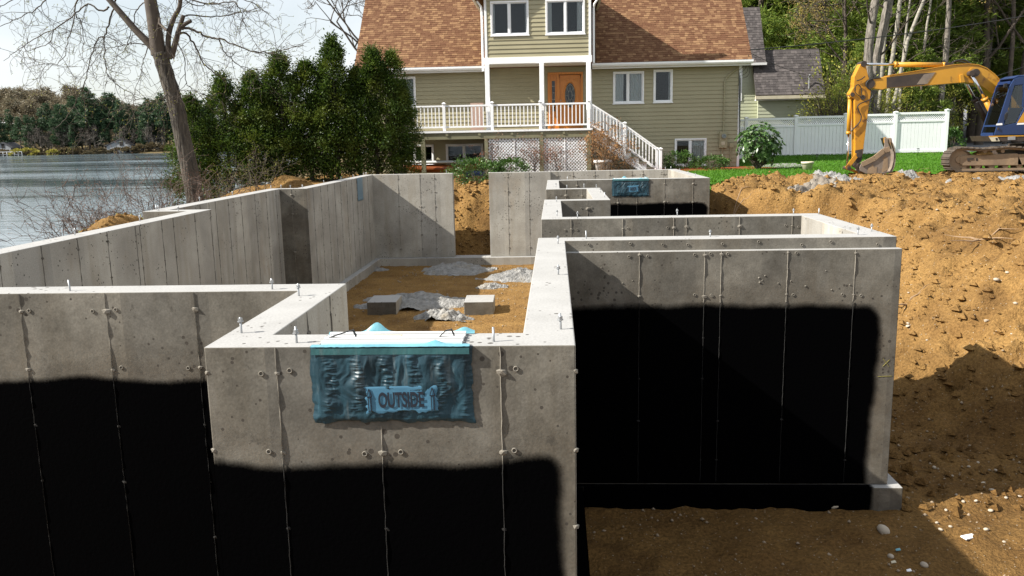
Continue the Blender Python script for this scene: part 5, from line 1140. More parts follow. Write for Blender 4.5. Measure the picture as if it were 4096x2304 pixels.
s_ = ez(1990, 800, 25.6); MB().box(s_.x+.05, s_.x+.55, 25.4, 25.85, s_.z-.35, s_.z+.05).box(s_.x+.5, s_.x+.64, 25.4, 25.85, s_.z+.05, s_.z+.65).build('seat', MT['dark'], cab, bevel=.04)
MB().tube([(s_.x-.1, 25.5, s_.z-.3), (s_.x-.15, 25.5, s_.z+.15)], .015, 6).box(s_.x-.2, s_.x+.1, 25.3, 25.95, s_.z-.5, s_.z-.3).build('controls', MT['black'], cab)
rb = ez(2300, 640, YN); re_ = ez(2300, 925, YN)
xc(MB().box(rb.x+.02, rb.x+2.0, YN+.02, 27.45, re_.z, rb.z+.1).box(rb.x+2.0, rb.x+2.5, YN-.05, 27.5, re_.z-.15, rb.z+.05).build('engine_hood', MT['blue'], bevel=.05))
m1 = ez(2140, 880, YC); xc(MB().box(m1.x-.5, m1.x+.3, YC-.3, YC-.22, m1.z-.2, m1.z+.6).box(m1.x-.5, m1.x+.3, YC+.22, YC+.3, m1.z-.2, m1.z+.6).build('boom_bracket', MT['yellow2']))

# ================================================================== vegetation
def unit(a): return a/np.maximum(np.linalg.norm(a, axis=-1, keepdims=True), 1e-9)
def leaf_quads(C, D, ln, wd, r):
    """diamond leaves: centres C, long axes D"""
    n = len(C); D = unit(D); S = unit(np.cross(D, unit(r.normal(size=(n, 3))))); ln = np.broadcast_to(ln, (n,))[:, None]; wd = np.broadcast_to(wd, (n,))[:, None]
    V = np.stack([C, C+D*ln*.45+S*wd, C+D*ln, C+D*ln*.45-S*wd], 1).reshape(-1, 3); return V, np.arange(4*n).reshape(-1, 4)
class Wood:
    """many thin tapered stems gathered in one mesh"""
    def __init__(s): s.mb = MB()
    def stem(s, P, r0, r1, n=5): s.mb.tube(P, [r0+(r1-r0)*(i/(len(P)-1)) for i in range(len(P))], n, False)
def pine(seed, h, first=.3, lmax=.2, whorls=22, tuft=9, ql=.45, qw=.11, sparse=1.0, nq=6, bark='pinebark', leaf='needles'):
    r = np.random.default_rng(seed); w_ = Wood(); tr = h*.016+.05
    bend = r.normal(0, .012*h, 2); tp = [(bend[0]*math.sin(t*2.5), bend[1]*math.sin(t*2), h*t) for t in np.linspace(0, 1, 9)]; w_.stem(tp, tr, .02, 8)
    C, D = [], []
    for k_ in range(whorls):
        t = first+(1-first)*((k_+r.uniform(-.3, .3))/whorls); t = min(max(t, first), .985); u = (t-first)/(1-first); L_ = h*lmax*((1-u)**.75)*(.55+.45*min(1, u*6+.4))*r.uniform(.7, 1.15)+.2
        nb = r.integers(3, 6); a0 = r.uniform(0, 6.28)
        for b in range(nb):
            if r.random() > sparse: continue
            a = a0+6.283*b/nb+r.normal(0, .25); Lb = L_*r.uniform(.6, 1.2); rise = r.uniform(-.12, .22)+.35*u
            base = np.array([np.interp(t, np.linspace(0, 1, 9), [q[0] for q in tp]), np.interp(t, np.linspace(0, 1, 9), [q[1] for q in tp]), h*t]); s_ = np.linspace(0, 1, 5)[:, None]
            P = base+s_*Lb*np.array([math.cos(a), math.sin(a), rise])+np.array([0, 0, 1])*(s_**2)*Lb*.12; w_.stem([tuple(q) for q in P], .018*h/15+.008, .006, 3)
            m_ = max(3, int(Lb*tuft/1.2*(.45/ql)**.6)); f_ = r.uniform(.25, 1.02, m_)**.8
            side = np.array([-math.sin(a), math.cos(a), 0]); pts = base+f_[:, None]*Lb*np.array([math.cos(a), math.sin(a), rise])+(f_**2)[:, None]*np.array([0, 0, Lb*.12])+side*(r.normal(0, .16, m_)*Lb*(.3+.7*f_))[:, None]+np.array([0, 0, 1])*r.normal(0, .05, m_)[:, None]*Lb
            for q in pts:
                d = r.normal(size=(nq, 3))*np.array([.8, .8, .45])+np.array([math.cos(a)*.5, math.sin(a)*.5, .35]); C.append(np.repeat(q[None], nq, 0)+r.normal(0, ql*.25, (nq, 3))*np.array([1, 1, .5])); D.append(d)
    C, D = np.concatenate(C), np.concatenate(D); V, Fc = leaf_quads(C, D, ql*r.uniform(.6, 1.2, len(C)), qw, r)
    return w_.mb.mesh('trunk', MT[bark], True), np_mesh('crown', V, Fc, MT[leaf])
def grow(w_, r, P, d, L_, rad, depth, tips, droop=0.0, up=.15, kids=(2, 4), minr=.004, n=4, wig=.25, ratio=.62):
    pts = [np.array(P, float)]; d = unit(np.array(d, float)); seg = 5 if depth > 0 else 4
    for i in range(seg):
        d = unit(d+r.normal(0, wig*.5, 3)+np.array([0, 0, up-droop*(i/seg)])*.5); pts.append(pts[-1]+d*L_/seg)
    w_.stem([tuple(q) for q in pts], rad, max(rad*.55, minr), n if depth > 1 else 3)
    if depth == 0: tips.append((pts[-1], d)); tips.append((pts[-2], d)); return
    for k_ in range(r.integers(kids[0], kids[1]+1)):
        i = r.integers(1, seg+1) if k_ else seg; b = pts[i]; nd = unit(d*.7+r.normal(0, .62, 3)); grow(w_, r, b, nd, L_*ratio*r.uniform(.7, 1.2), max(rad*.55, minr), depth-1, tips, droop, up, kids, minr, n, wig, ratio)
def leafless(seed, h, bark='greybark', leaf='buds', depth=4, nl=2, ql=.16, qw=.06, spread=.5, minr=.01, first=.35, limbs=9):
    r = np.random.default_rng(seed); w_ = Wood(); tips = []; tr = h*.014+.03; lean = r.normal(0, .03, 2)
    tp = [np.array([lean[0]*h*t*t, lean[1]*h*t*t, h*.92*t])+np.append(r.normal(0, .006*h, 2)*t, 0) for t in np.linspace(0, 1, 9)]; w_.stem([tuple(q) for q in tp], tr, tr*.25, 7)
    for k_ in range(limbs):
        t = first+(1-first)*(k_+r.random())/limbs; i = int(t*8); b = tp[min(i, 7)]+(tp[min(i, 7)+1]-tp[min(i, 7)])*(t*8-i); a = r.uniform(0, 6.28)
        grow(w_, r, b, (math.cos(a)*spread, math.sin(a)*spread, .6), h*.3*(1.2-t)+.5, tr*.42*(1.15-t), depth-1, tips, .1, .15, (2, 4), minr)
    q = np.array([p_ for p_, d in tips]); C = np.repeat(q, nl, 0)+r.normal(0, ql*.8, (len(q)*nl, 3)); V, Fc = leaf_quads(C, r.normal(size=C.shape)+np.array([0, 0, .3]), ql*r.uniform(.5, 1.2, len(C)), qw, r)
    return w_.mb.mesh('trunk', MT[bark], True), np_mesh('crown', V, Fc, MT[leaf])
def plant(name, pair, loc, rz, s, label, cat, group=None, sz=None):
    t = empty(name, loc, label, cat, group); t.rotation_euler = (0, 0, rz); t.scale = (s, s, sz or s)
    mesh_obj('trunk', pair[0], t); mesh_obj('crown', pair[1], t); return t

# ---- far shore: pines along the water, budding woods on the hill behind
FP = [pine(100+i, 20, .42 if i % 2 else .16, .19 if i % 2 else .17, 20, 9, .95, .16, .85, nq=5, leaf='farneedles') for i in range(5)]
FDT = [leafless(200+i, 17, 'greybark', 'farbuds', 4, 4, .8, .2, .6, .05, .25, 10) for i in range(4)]
FGR = [leafless(230+i, 14, 'greybark', 'twig', 4, 1, .5, .12, .6, .05, .2, 9) for i in range(2)]
def fpos(u, Y): return at(u*4, 600, Y).x
rr = random.Random(5)
for u, Y, hh in [(4,356,17),(12,372,19),(21,354,16),(30,352,17),(36,356,16),(44,358,20),(52,372,20),(63,352,21.5),(69,360,21),(77,356,25.5),(83,360,23),(90,354,26),(97,358,25),(103,366,22),(110,356,25.5),(118,360,25),(124,354,22),(131,364,20),(138,356,17),(146,357,19.5),(152,352,22),(158,360,21),(165,352,22.5),(171,360,19),(177,354,21),(184,358,20),(190,352,19),(197,356,20),(204,358,20),(-8,354,18),(-18,360,19),(-30,356,18),(214,356,20),(226,360,21),(240,354,20),(255,358,20),(275,355,20),(58,350,12),(74,350,13),(66,366,20),(106,352,14),(143,351,13)]:
    x = fpos(u, Y); v_ = rr.randrange(5); plant('pine_tree', FP[v_], (x, Y, fz(x, Y)-.4), rr.uniform(0, 6), hh/20*rr.uniform(1.0, 1.1), ('towering ' if hh > 23 else 'tall ' if hh > 18 else 'small ')+('bare-trunked' if v_ % 2 else 'full-skirted')+' dark green pine on the far lake shore', 'tree', 'pines on the far shore')
for i in range(78):
    u = rr.uniform(-30, 215) if i > 40 else rr.uniform(-20, 85); Y = rr.uniform(372, 440) if i > 40 else rr.uniform(385, 470); x = fpos(u, Y)
    plant('budding_tree', FDT[rr.randrange(4)], (x, Y, fz(x, Y)-.4), rr.uniform(0, 6), rr.uniform(.9, 1.2), 'orange budding tree on the hill crest across the lake' if Y > 415 else 'orange budding tree just behind the shore pines across the lake', 'tree', 'budding trees on the far hill')
for i, (u, Y) in enumerate([(26,352),(35,350),(41,351),(50,351),(57,352),(61,351),(72,352),(86,352),(95,351),(127,351),(134,352),(154,351),(163,351)]):
    x = fpos(u, Y); plant('grey_tree', FGR[i % 2], (x, Y, fz(x, Y)-.3), rr.uniform(0, 6), rr.uniform(.65, .95), 'pale grey leafless tree among the shore pines across the lake', 'tree', 'grey bare trees on the far shore')
def bush(seed, rx, ry, rz, nl, ql, qw, leaf, bark='twig', nst=10):
    r = np.random.default_rng(seed); w_ = Wood(); tips = []
    for k_ in range(nst):
        a = r.uniform(0, 6.28); f_ = r.uniform(.2, .8); w_.stem([(0, 0, 0), (rx*f_*.4*math.cos(a), ry*f_*.4*math.sin(a), rz*.6), (rx*f_*math.cos(a), ry*f_*math.sin(a), rz*r.uniform(1.2, 1.75))], .018*rz, .004, 4)
    nc = max(10, nl//28); cc = unit(r.normal(size=(nc, 3)))*(r.uniform(.45, 1, nc)**.5)[:, None]*np.array([rx, ry, rz])+np.array([0, 0, rz]); cc[:, 2] = np.maximum(cc[:, 2], .03)
    C = cc[r.integers(0, nc, nl)]+r.normal(0, .13, (nl, 3))*np.array([rx, ry, rz]); C[:, 2] = np.maximum(C[:, 2], .02); D = (C-np.array([0, 0, rz*.6]))+r.normal(0, .4*rz, C.shape)
    V, Fc = leaf_quads(C, D, ql*r.uniform(.6, 1.2, nl), qw, r); return w_.mb.mesh('stems', MT[bark]), np_mesh('foliage', V, Fc, MT[leaf])
def shrub(name, pair, loc, label, cat='shrub', group=None, rz=0, s=1):
    t = empty(name, loc, label, cat, group); t.rotation_euler = (0, 0, rz); t.scale = (s, s, s); mesh_obj('stems', pair[0], t); mesh_obj('foliage', pair[1], t); return t
MT['farshrub'] = foliage('far_yellow_shrub', (.28,.25,.05), (.36,.33,.07), .3); MT['farbrush'] = foliage('far_brown_brush', (.10,.085,.05), (.17,.13,.07), .2)
FB1 = bush(1, 3.6, 3, 2.1, 420, 1.0, .3, 'farshrub'); FB2 = bush(2, 4, 3, 1.5, 380, 1.0, .3, 'farbrush')
for u, s_ in ((19,.95),(24,1.1),(30,1.0),(38,.75),(53,.8)): x = fpos(u, 347); shrub('shore_shrub', FB1, (x, 346.5, fz(x, 347)-.1), 'yellow flowering shrub at the far waterline', group='yellow shrubs at the far waterline', rz=u, s=s_)
for u in range(-40, 260, 6): x = fpos(u+rr.uniform(-2, 2), 348); shrub('shore_brush', FB2, (x, 349, fz(x, 349)-.1), 'dark brown brush along the far waterline', group='brush along the far shore', rz=u, s=rr.uniform(.7, 1.15))
# far cottages
MT['farwall'] = simple('far_grey_white_wall', (.27,.285,.30), (.23,.245,.26), .5, .7); MT['farroof'] = simple('far_dark_roof', (.08,.08,.085), (.06,.06,.065), .5, .8)
def cottage(u, Y, wd, dp, h, rise, label, z0=None):
    x = fpos(u, Y); z = fz(x, Y)-.2 if z0 is None else z0; t = empty('cottage', (x, Y, z), label, 'house')
    MB().prism([(-wd/2, 0, 0), (wd/2, 0, 0), (wd/2, 0, h), (wd*.12, 0, h+rise), (-wd/2, 0, h)], (0, dp, 0)).build('wall', MT['farwall'], t)
    MB().prism([(-wd/2-.9, -.4, h-.25), (wd*.12, -.4, h+rise+.15), (wd/2+.6, -.4, h-.2), (wd/2+.6, -.4, h+.05), (wd*.12, -.4, h+rise+.45), (-wd/2-.9, -.4, h)], (0, dp+.8, 0)).build('roof', MT['farroof'], t)
    for (a, b, c, d) in ((-wd*.35, -wd*.08, h*.3, h*.75), (wd*.05, wd*.2, h*1.0, h*1.4), (wd*.3, wd*.42, h*.3, h*.75)):
        o = MB().box(a, b, -.12, -.01, c, d).build('window', MT['dark'], t); MB().box(a-.12, b+.12, -.08, -.005, d, d+.12).build('frame', MT['white'], o)
    return t
cottage(119, 349, 10.5, 9, 4.2, 2.6, 'white gabled cottage among the pines across the lake'); cottage(146, 356, 8, 8, 4.5, 2.2, 'pale cottage half hidden behind shore pines across the lake')
cottage(1, 352, 9, 8, 4.6, 2.0, 'grey white lakeside house at the left end of the far shore')
x = fpos(13, 346); t = empty('dock', (x, 344, -2.4), 'white railed boat dock on the far shore', 'dock'); MB().box(-5, 5, 0, 2, .5, .7).build('planks', MT['farwall'], t); MB().box(-5, 5, 0, .12, 1.6, 1.75).build('rail', MT['white'], t)
for i in range(7): MB().box(-5+i*1.65, -4.85+i*1.65, 0, .12, -.6, 1.6).build('post', MT['white'], t)

# ---- right-hand woods behind the fence
PN = [pine(300+i, 17, .16+.05*(i % 3), .25, 21, 15, .42, .032, .92, nq=9) for i in range(5)]
UN = [pine(330+i, 7, .06, .3, 16, 16, .3, .028, .95, nq=9) for i in range(2)]
DT = [leafless(350+i, 15, 'twig', 'buds', 5, 4, .1, .028, .5, .012, .3, 9) for i in range(3)]
def gz(x, y): return float(terrain(np.array([float(x)]), np.array([float(y)]), False)[0])
rr = random.Random(9)
for u, Y, hh in [(742,56,17),(756,54,18),(770,57,19),(783,55,19),(797,58,19),(812,54,18),(826,53,15),(838,53,19),(851,57,18),(872,50,13),(888,56,17),(880,45,14),(896,47,15),(912,46,13),(928,47,15),(902,49,15),(915,54,18),(930,60,19),(943,52,16),(958,58,19),(972,50,15),(988,62,20),(1001,54,17),(1016,58,19),(1030,50,17),(1045,60,19),(1065,56,18),(1090,60,18),(760,66,22),(790,70,23),(820,68,22),(850,74,24),(880,70,22),(910,76,24),(945,72,23),(975,78,24),(1005,74,23),(1040,80,24),(1080,76,24),(735,62,20),(716,64,20)]:
    x = at(u*4, 500, Y).x; plant('pine_tree', PN[rr.randrange(5)], (x, Y, gz(x, Y)-.2), rr.uniform(0, 6), hh/17, 'sunlit green pine behind the grey-roofed neighbour house' if u < 822 else 'tall pine at the back of the woods' if Y > 62 else 'sunlit pine in the woods behind the white fence' if u < 950 else 'sunlit pine in the woods beside the driveway', 'tree', 'pines in the woods behind the fence')
for u, Y in [(826,54),(834,52),(840,41),(902,43),(921,42),(936,45),(930,52),(1014,49),(862,43)]:
    x = at(u*4, 500, Y).x; plant('young_pine', UN[rr.randrange(2)], (x, Y, gz(x, Y)-.1), rr.uniform(0, 6), rr.uniform(.45, .85), 'young bushy pine at the edge of the woods', 'tree', 'young pines at the wood edge')
for u, Y, s_ in [(800,56,1.1),(843,45,.7),(868,47,.9),(938,52,1),(957,53,1.1),(980,46,1),(1000,50,1.15),(1018,46,1),(1036,52,1.1),(775,58,1.2),(925,64,1.3),(990,68,1.3),(866,62,1.2),(1060,48,1)]:
    x = at(u*4, 500, Y).x; plant('budding_tree', DT[rr.randrange(3)], (x, Y, gz(x, Y)-.1), rr.uniform(0, 6), s_, 'leafless tree with yellow spring buds in the woods', 'tree', 'budding trees in the woods behind the fence')
def trunk_tree(name, pix, Y, wpx, bark, seed, label, group=None, extra=5.0):
    """trunk traced through photograph points, with a few bare limbs higher up"""
    r = np.random.default_rng(seed); P = [at(a, b, Y) for a, b in pix]; z0 = gz(P[0].x, Y)-.2; P = [Vector((P[0].x, Y, z0))]+P
    d = (P[-1]-P[-2]).normalized(); rd = [q*.5*Y/F_PX/4 for q in wpx]; rd = [rd[0]]+rd
    for i in range(3): P.append(P[-1]+d*extra/3+Vector((r.normal(0, .1), r.normal(0, .1), 0))); rd.append(rd[-1]*.8)
    t = empty(name, (P[0].x, Y, z0), label, 'tree', group); Q = []; R_ = []
    for i in range(len(P)-1):
        for k_ in range(3): f_ = k_/3; Q.append(P[i].lerp(P[i+1], f_)+Vector((r.normal(0, .012), 0, 0))); R_.append(rd[i]+(rd[i+1]-rd[i])*f_)
    MB().tube([q-P[0] for q in Q], R_, 14, False).build('trunk', MT[bark], t, True)
    w_ = Wood(); tips = []
    for k_ in range(5):
        i = r.integers(len(Q)//4, len(Q)); a = r.uniform(0, 6.28); grow(w_, r, np.array(Q[i]-P[0]), (math.cos(a), math.sin(a), .5), r.uniform(1.2, 2.6), min(.05, R_[i]*.35), 3, tips, .1, .1, (2, 3), .008)
    w_.mb.build('branches', MT['twig'], t); return t
zf = lambda x, y: (3000+x/3.0186, y/3.0186)
trunk_tree('bare_trunk_tree', [zf(1420,950),zf(1430,700),zf(1445,450),zf(1475,250),zf(1505,60)], 38.5, [105/3,100/3,98/3,92/3,90/3], 'greybark', 1, 'thick pale grey trunk, left of two leaning together behind the fence', extra=7)
trunk_tree('bare_trunk_tree', [zf(1500,950),zf(1535,700),zf(1580,450),zf(1630,250),zf(1665,60)], 39.0, [95/3,88/3,90/3,95/3,100/3], 'greybark', 2, 'thick grey trunk, right of two leaning together behind the fence', extra=7)
ZB = lambda x, y: (3072+x/1.8115, y/1.8115)
for i, (pp, ww, Y) in enumerate([([ZB(800,800),ZB(825,560),ZB(850,250),ZB(880,60)], 13, 40.5), ([ZB(860,810),ZB(885,560),ZB(915,300),ZB(955,30)], 15, 41), ([ZB(900,810),ZB(950,560),ZB(1010,300),ZB(1130,10)], 13, 40), ([ZB(950,810),ZB(960,650)], 12, 42), ([ZB(1040,790),ZB(1060,680)], 13, 43), ([ZB(1450,940),ZB(1455,780),ZB(1460,640)], 11, 50), ([ZB(1345,790),ZB(1352,640)], 10, 47)]):
    trunk_tree('birch_tree', pp, Y, [ww]*len(pp), 'birch', 20+i, 'slender pale birch trunk rising behind the fence', 'slender birches behind the fence', 5)
trunk_tree('bare_trunk_tree', [ZB(1245,800),ZB(1262,650),ZB(1290,420),ZB(1302,200),ZB(1310,30)], 42, [20,20,20,18,17], 'greybark', 40, 'straight grey trunk above the end of the fence', extra=6)
trunk_tree('bare_trunk_tree', [ZB(1545,930),ZB(1560,800),ZB(1575,690)], 48, [22,21,20], 'greybark', 41, 'stout trunk beside the driveway behind the boom', extra=9)
trunk_tree('bare_trunk_tree', [ZB(1770,350),ZB(1775,150),ZB(1780,20)], 46, [16,15,14], 'pinebark', 42, 'dark slim trunk above the blue cab', extra=6)
# undergrowth behind the fence
BR = [bush(40+i, 1.3, 1.1, 1.2, 1100, .075, .018, 'budleaf', 'twig', 60) for i in range(3)]; GB = [bush(50+i, 1.0, .9, .9, 1100, .2, .055, 'leaf', 'twig', 12) for i in range(2)]
for u, Y, s_ in [(826,39.5,.9),(831,38.5,1.2),(838,38.2,1.35),(847,39,1.5),(858,38.5,1.2),(872,40,1.1),(884,41,1.2),(898,40,1.1),(912,42,1.2),(926,43,1.3),(940,44,1.3),(1006,58,1.6),(838,43,1.9),(850,43,2.1),(832,41,1.3)]:
    x = at(u*4, 500, Y).x; shrub('brush', BR[rr.randrange(3)], (x, Y, gz(x, Y)-.05), 'twiggy brush with yellow green leaflets behind the fence', group='brush behind the fence', rz=rr.uniform(0, 6), s=s_)
for u, Y, s_ in [(922,39.2,.8),(954.5,36.5,.55),(985,66,1.2)]:
    x = at(u*4, 500, Y).x; shrub('evergreen_bush', GB[rr.randrange(2)], (x, Y, gz(x, Y)-.05), 'glossy green bush near the end of the white fence', group='green bushes near the fence end', rz=rr.uniform(0, 6), s=s_)
# bare tree behind the house roof, left side
bt = leafless(77, 15, 'twig', 'twig', 5, 1, .08, .02, .75, .011, .35, 13); p_ = at(1500, 300, 47); plant('bare_tree', bt, (p_.x+.6, 47, -.6), 1.0, .95, 'bare branched tree rising behind the left end of the roof', 'tree')

# ---- arborvitae hedge beside the deck
def arborvitae(seed, h=4.5, rad=.95):
    r = np.random.default_rng(seed); w_ = Wood(); w_.stem([(0, 0, 0), (.03, 0, h*.5), (0, .02, h*.95)], .075, .012, 7); C, D, Ln = [], [], []
    for k_ in range(190):
        t = r.random()**.8; zc = h*(.06+.93*t); prof = rad*(1-t**2.5)**.85*(.75+.25*min(1, t*5))+.03; a = r.uniform(0, 6.28); f_ = r.uniform(.45, 1.12); rr2 = prof*f_
        c = np.array([rr2*math.cos(a), rr2*math.sin(a), zc]); o = np.array([math.cos(a), math.sin(a), 0])
        w_.stem([(0, 0, zc-.25), tuple(c*np.array([.6, .6, 1])+np.array([0, 0, -.08])), tuple(c)], .012, .004, 3)
        m_ = 105; s_ = (.14*(1-.4*t))*r.uniform(.6, 1.5); q = r.normal(0, 1, (m_, 3))*np.array([s_, s_, s_*1.15]); droop = unit(o*r.uniform(.5, 1)+np.array([0, 0, r.uniform(-.5, .9)])); C.append(c+q); D.append(np.repeat(droop[None], m_, 0)+r.normal(0, .55, (m_, 3))+q*2.2); Ln.append(np.full(m_, r.uniform(.06, .11)))
    C, D, Ln = map(np.concatenate, (C, D, Ln)); V, Fc = leaf_quads(C, D, Ln, Ln*.24, r); return w_.mb.mesh('trunk', MT['bark'], True), np_mesh('crown', V, Fc, MT['arbor'])
AV = [arborvitae(500+i) for i in range(4)]
AT = [(-12.0,27.6,2.5,.95),(-11.0,27.9,3.15,1.0),(-10.1,28.1,3.25,1.0),(-9.2,28.3,3.85,.98),(-8.35,28.5,3.6,1.05),(-7.45,28.7,4.35,1.02),(-6.75,28.9,3.4,.9),(-6.15,28.9,4.0,.95),(-5.55,29.0,3.9,.82),(-5.25,29.3,2.9,.6),(-9.7,28.9,3.0,1.1),(-7.9,29.3,3.2,1.1)]
AL = ['shortest arborvitae at the lake end of the hedge', 'second arborvitae from the lake end of the hedge', 'arborvitae with rounded top third from the lake end', 'pointed arborvitae in the left half of the hedge', 'blunt arborvitae left of the tallest one', 'tallest arborvitae in the middle of the hedge', 'lower arborvitae just right of the tallest one', 'pointed arborvitae against the roof, left of a pair', 'pointed arborvitae against the roof, right of a pair', 'low arborvitae touching the deck railing', 'arborvitae filling the back of the hedge toward the lake', 'arborvitae filling the back of the hedge behind the tallest']
for i, (x, y, zt, wd) in enumerate(AT):
    z = tz(x, y)-.05; plant('arborvitae', AV[i % 4], (x, y, z), i*1.7, wd, AL[i], 'tree', 'arborvitae hedge beside the deck', sz=(zt-z)/4.5)

# ---- big leaning bare tree on the lake bank
HT = empty('bare_tree', (-8.8, 20, tz(-8.8, 20)-.15), 'large leaning bare tree with ridged bark beside the lake wall', 'tree')
za_ = lambda x, y, Y=20: at(x/1.8115, y/1.8115, Y)
r = np.random.default_rng(42); base = Vector(HT.location)
tk = [Vector((-8.68, 20, base.z))]+[za_(*q) for q in ((1412,1440),(1380,1260),(1345,1100),(1312,950),(1285,800),(1250,680),(1215,570),(1185,470),(1160,390))]
mb = MB(); Q, R_ = [], []
for i in range(len(tk)-1):
    for k_ in range(4): Q.append(tk[i].lerp(tk[i+1], k_/4)+Vector((r.normal(0, .006), r.normal(0, .006), 0))); R_.append((.235 if i == 0 else .207-.004*i)+(.06*(1-k_/4) if i == 0 else 0)+r.normal(0, .004))
Q.append(tk[-1]); R_.append(.185); mb.tube([q-base for q in Q], R_, 20, True); mb.build('trunk', MT['bark'], HT, True)
LIMBS = [([(1150,400),(1130,250),(1110,120),(1090,0),(1070,-150),(1030,-320)], .178, .12), ([(1120,360),(1075,310),(980,215),(885,105),(785,-10),(640,-180),(480,-300)], .095, .05), ([(1225,430),(1218,320),(1228,225),(1262,125),(1298,60),(1312,-40),(1330,-200)], .07, .04), ([(1240,420),(1268,320),(1298,210),(1330,110)], .075, .045), ([(1296,205),(1340,175),(1385,150)], .05, .042),
         ([(1310,200),(1380,210),(1440,232),(1500,268),(1600,282),(1720,330),(1855,380),(2000,372),(2198,330)], .034, .007), ([(1300,240),(1360,250),(1425,345),(1462,440),(1530,512),(1620,572),(1645,620)], .028, .006), ([(1580,282),(1622,372),(1700,450),(1785,492),(1960,512)], .017, .005), ([(1300,250),(1288,315),(1332,425),(1350,600),(1420,662),(1500,696)], .016, .005),
         ([(1330,112),(1440,112),(1600,116),(1760,90),(1900,50)], .02, .006), ([(1312,-40),(1500,30),(1690,10),(1745,85),(1785,205),(1860,335)], .02, .005), ([(1150,100),(1168,190),(1215,215)], .03, .03), ([(835,-20),(805,110),(772,230),(756,280),(762,390),(772,520),(860,622),(968,690),(975,735)], .022, .006), ([(756,272),(716,272),(662,400),(612,600),(562,722),(472,862),(405,925)], .017, .006),
         ([(790,50),(735,80),(640,30),(550,95),(385,215),(245,282),(130,362),(25,442)], .024, .005), ([(545,98),(592,180),(602,330),(592,420)], .014, .004), ([(385,215),(352,312),(190,372),(120,350)], .012, .004), ([(545,100),(495,280),(462,420),(365,470),(215,420)], .014, .004), ([(480,-300),(400,-120),(325,0),(230,82),(100,150),(-40,210)], .02, .006), ([(640,-180),(560,0),(545,95)], .022, .016), ([(1075,340),(1042,430),(1012,560),(965,690)], .014, .004), ([(1085,322),(955,312),(870,332),(800,350),(690,400)], .014, .004), ([(1090,0),(1000,60),(960,200),(920,330),(880,400)], .016, .004), ([(1070,-150),(1250,-60),(1420,40),(1540,20),(1680,60)], .02, .005), ([(1330,-200),(1560,-100),(1700,-20),(1850,30),(2000,150)], .02, .005), ([(480,-300),(250,-150),(90,0),(-30,60)], .02, .006), ([(1215,640),(1190,700),(1100,748),(1010,745)], .012, .004)]
w_ = Wood(); tips = []
for li, (pp, r0, r1) in enumerate(LIMBS):
    dy = 0 if li < 6 else r.uniform(-1.2, 1.2); n_ = len(pp); P = []
    for i, (a, b) in enumerate(pp):
        q = za_(a, b, 20+dy*(i/(n_-1))); P.append(np.array(q-base))
    D_ = []
    for i in range(n_-1):
        p0, p1, p2, p3 = P[max(i-1, 0)], P[i], P[i+1], P[min(i+2, n_-1)]
        for t in (0, .2, .4, .6, .8): D_.append(.5*((2*p1)+(p2-p0)*t+(2*p0-5*p1+4*p2-p3)*t*t+(3*p1-p0-3*p2+p3)*t**3)+r.normal(0, .012, 3)*(r0 < .04))
    D_.append(P[-1]); w_.stem([tuple(q) for q in D_], r0, r1, 10 if r0 > .04 else 5)
    if li == 4: continue
    m_ = int(len(D_)*(.25 if li < 4 else .42))
    for k_ in range(m_):
        i = r.integers(len(D_)//4, len(D_)); d = unit(D_[min(i+1, len(D_)-1)]-D_[i-1]); nd = d*.5+r.normal(0, .6, 3)+np.array([0, 0, -.3 if li > 4 else .1]); grow(w_, r, D_[i], nd, r.uniform(.35, .95), .0065, 2, tips, .35, .08, (2, 3), .0034, 4, .4, .6)
w_.mb.build('branches', MT['twig'], HT, True)
qt = np.array([p_ for p_, d in tips]); C = qt+r.normal(0, .01, qt.shape); V, Fc = leaf_quads(C, r.normal(size=C.shape)+np.array([0, 0, .8]), .035*r.uniform(.5, 1.2, len(C)), .008, r); mesh_obj('buds', np_mesh('buds', V, Fc, MT['budleaf']), HT)['kind'] = 'stuff'

# ---- twiggy shrubs on the lake bank
def twigs(seed, h, n_, spread, mat, rad=.008, depth=2, minr=.0032):
    r = np.random.default_rng(seed); w_ = Wood(); tips = []
    for k_ in range(n_):
        a = r.uniform(0, 6.28); s_ = r.uniform(.15, spread); grow(w_, r, (r.normal(0, .12), r.normal(0, .12), 0), (math.cos(a)*s_, math.sin(a)*s_, 1), h*r.uniform(.55, .85), rad, depth, tips, .25, .1, (3, 5), minr, 4, .35, .55)
    return w_.mb.mesh('stems', MT[mat]), tips, r
def twig_shrub(name, seed, h, n_, spread, mat, loc, label, leaf=None, ql=.04, group=None, nl=2):
    me, tips, r = twigs(seed, h, n_, spread, mat); t = empty(name, loc, label, 'shrub', group); mesh_obj('stems', me, t)
    if leaf:
        q = np.repeat(np.array([p_ for p_, d in tips]), nl, 0); V, Fc = leaf_quads(q+r.normal(0, ql*.6, q.shape), r.normal(size=q.shape)+np.array([0, 0, .4]), ql*r.uniform(.5, 1.2, len(q)), ql*.25, r); mesh_obj('buds', np_mesh('buds', V, Fc, MT[leaf]), t)['kind'] = 'stuff'
    return t
MT['redbud'] = foliage('red_buds', (.26,.10,.06), (.3,.16,.09), .3)
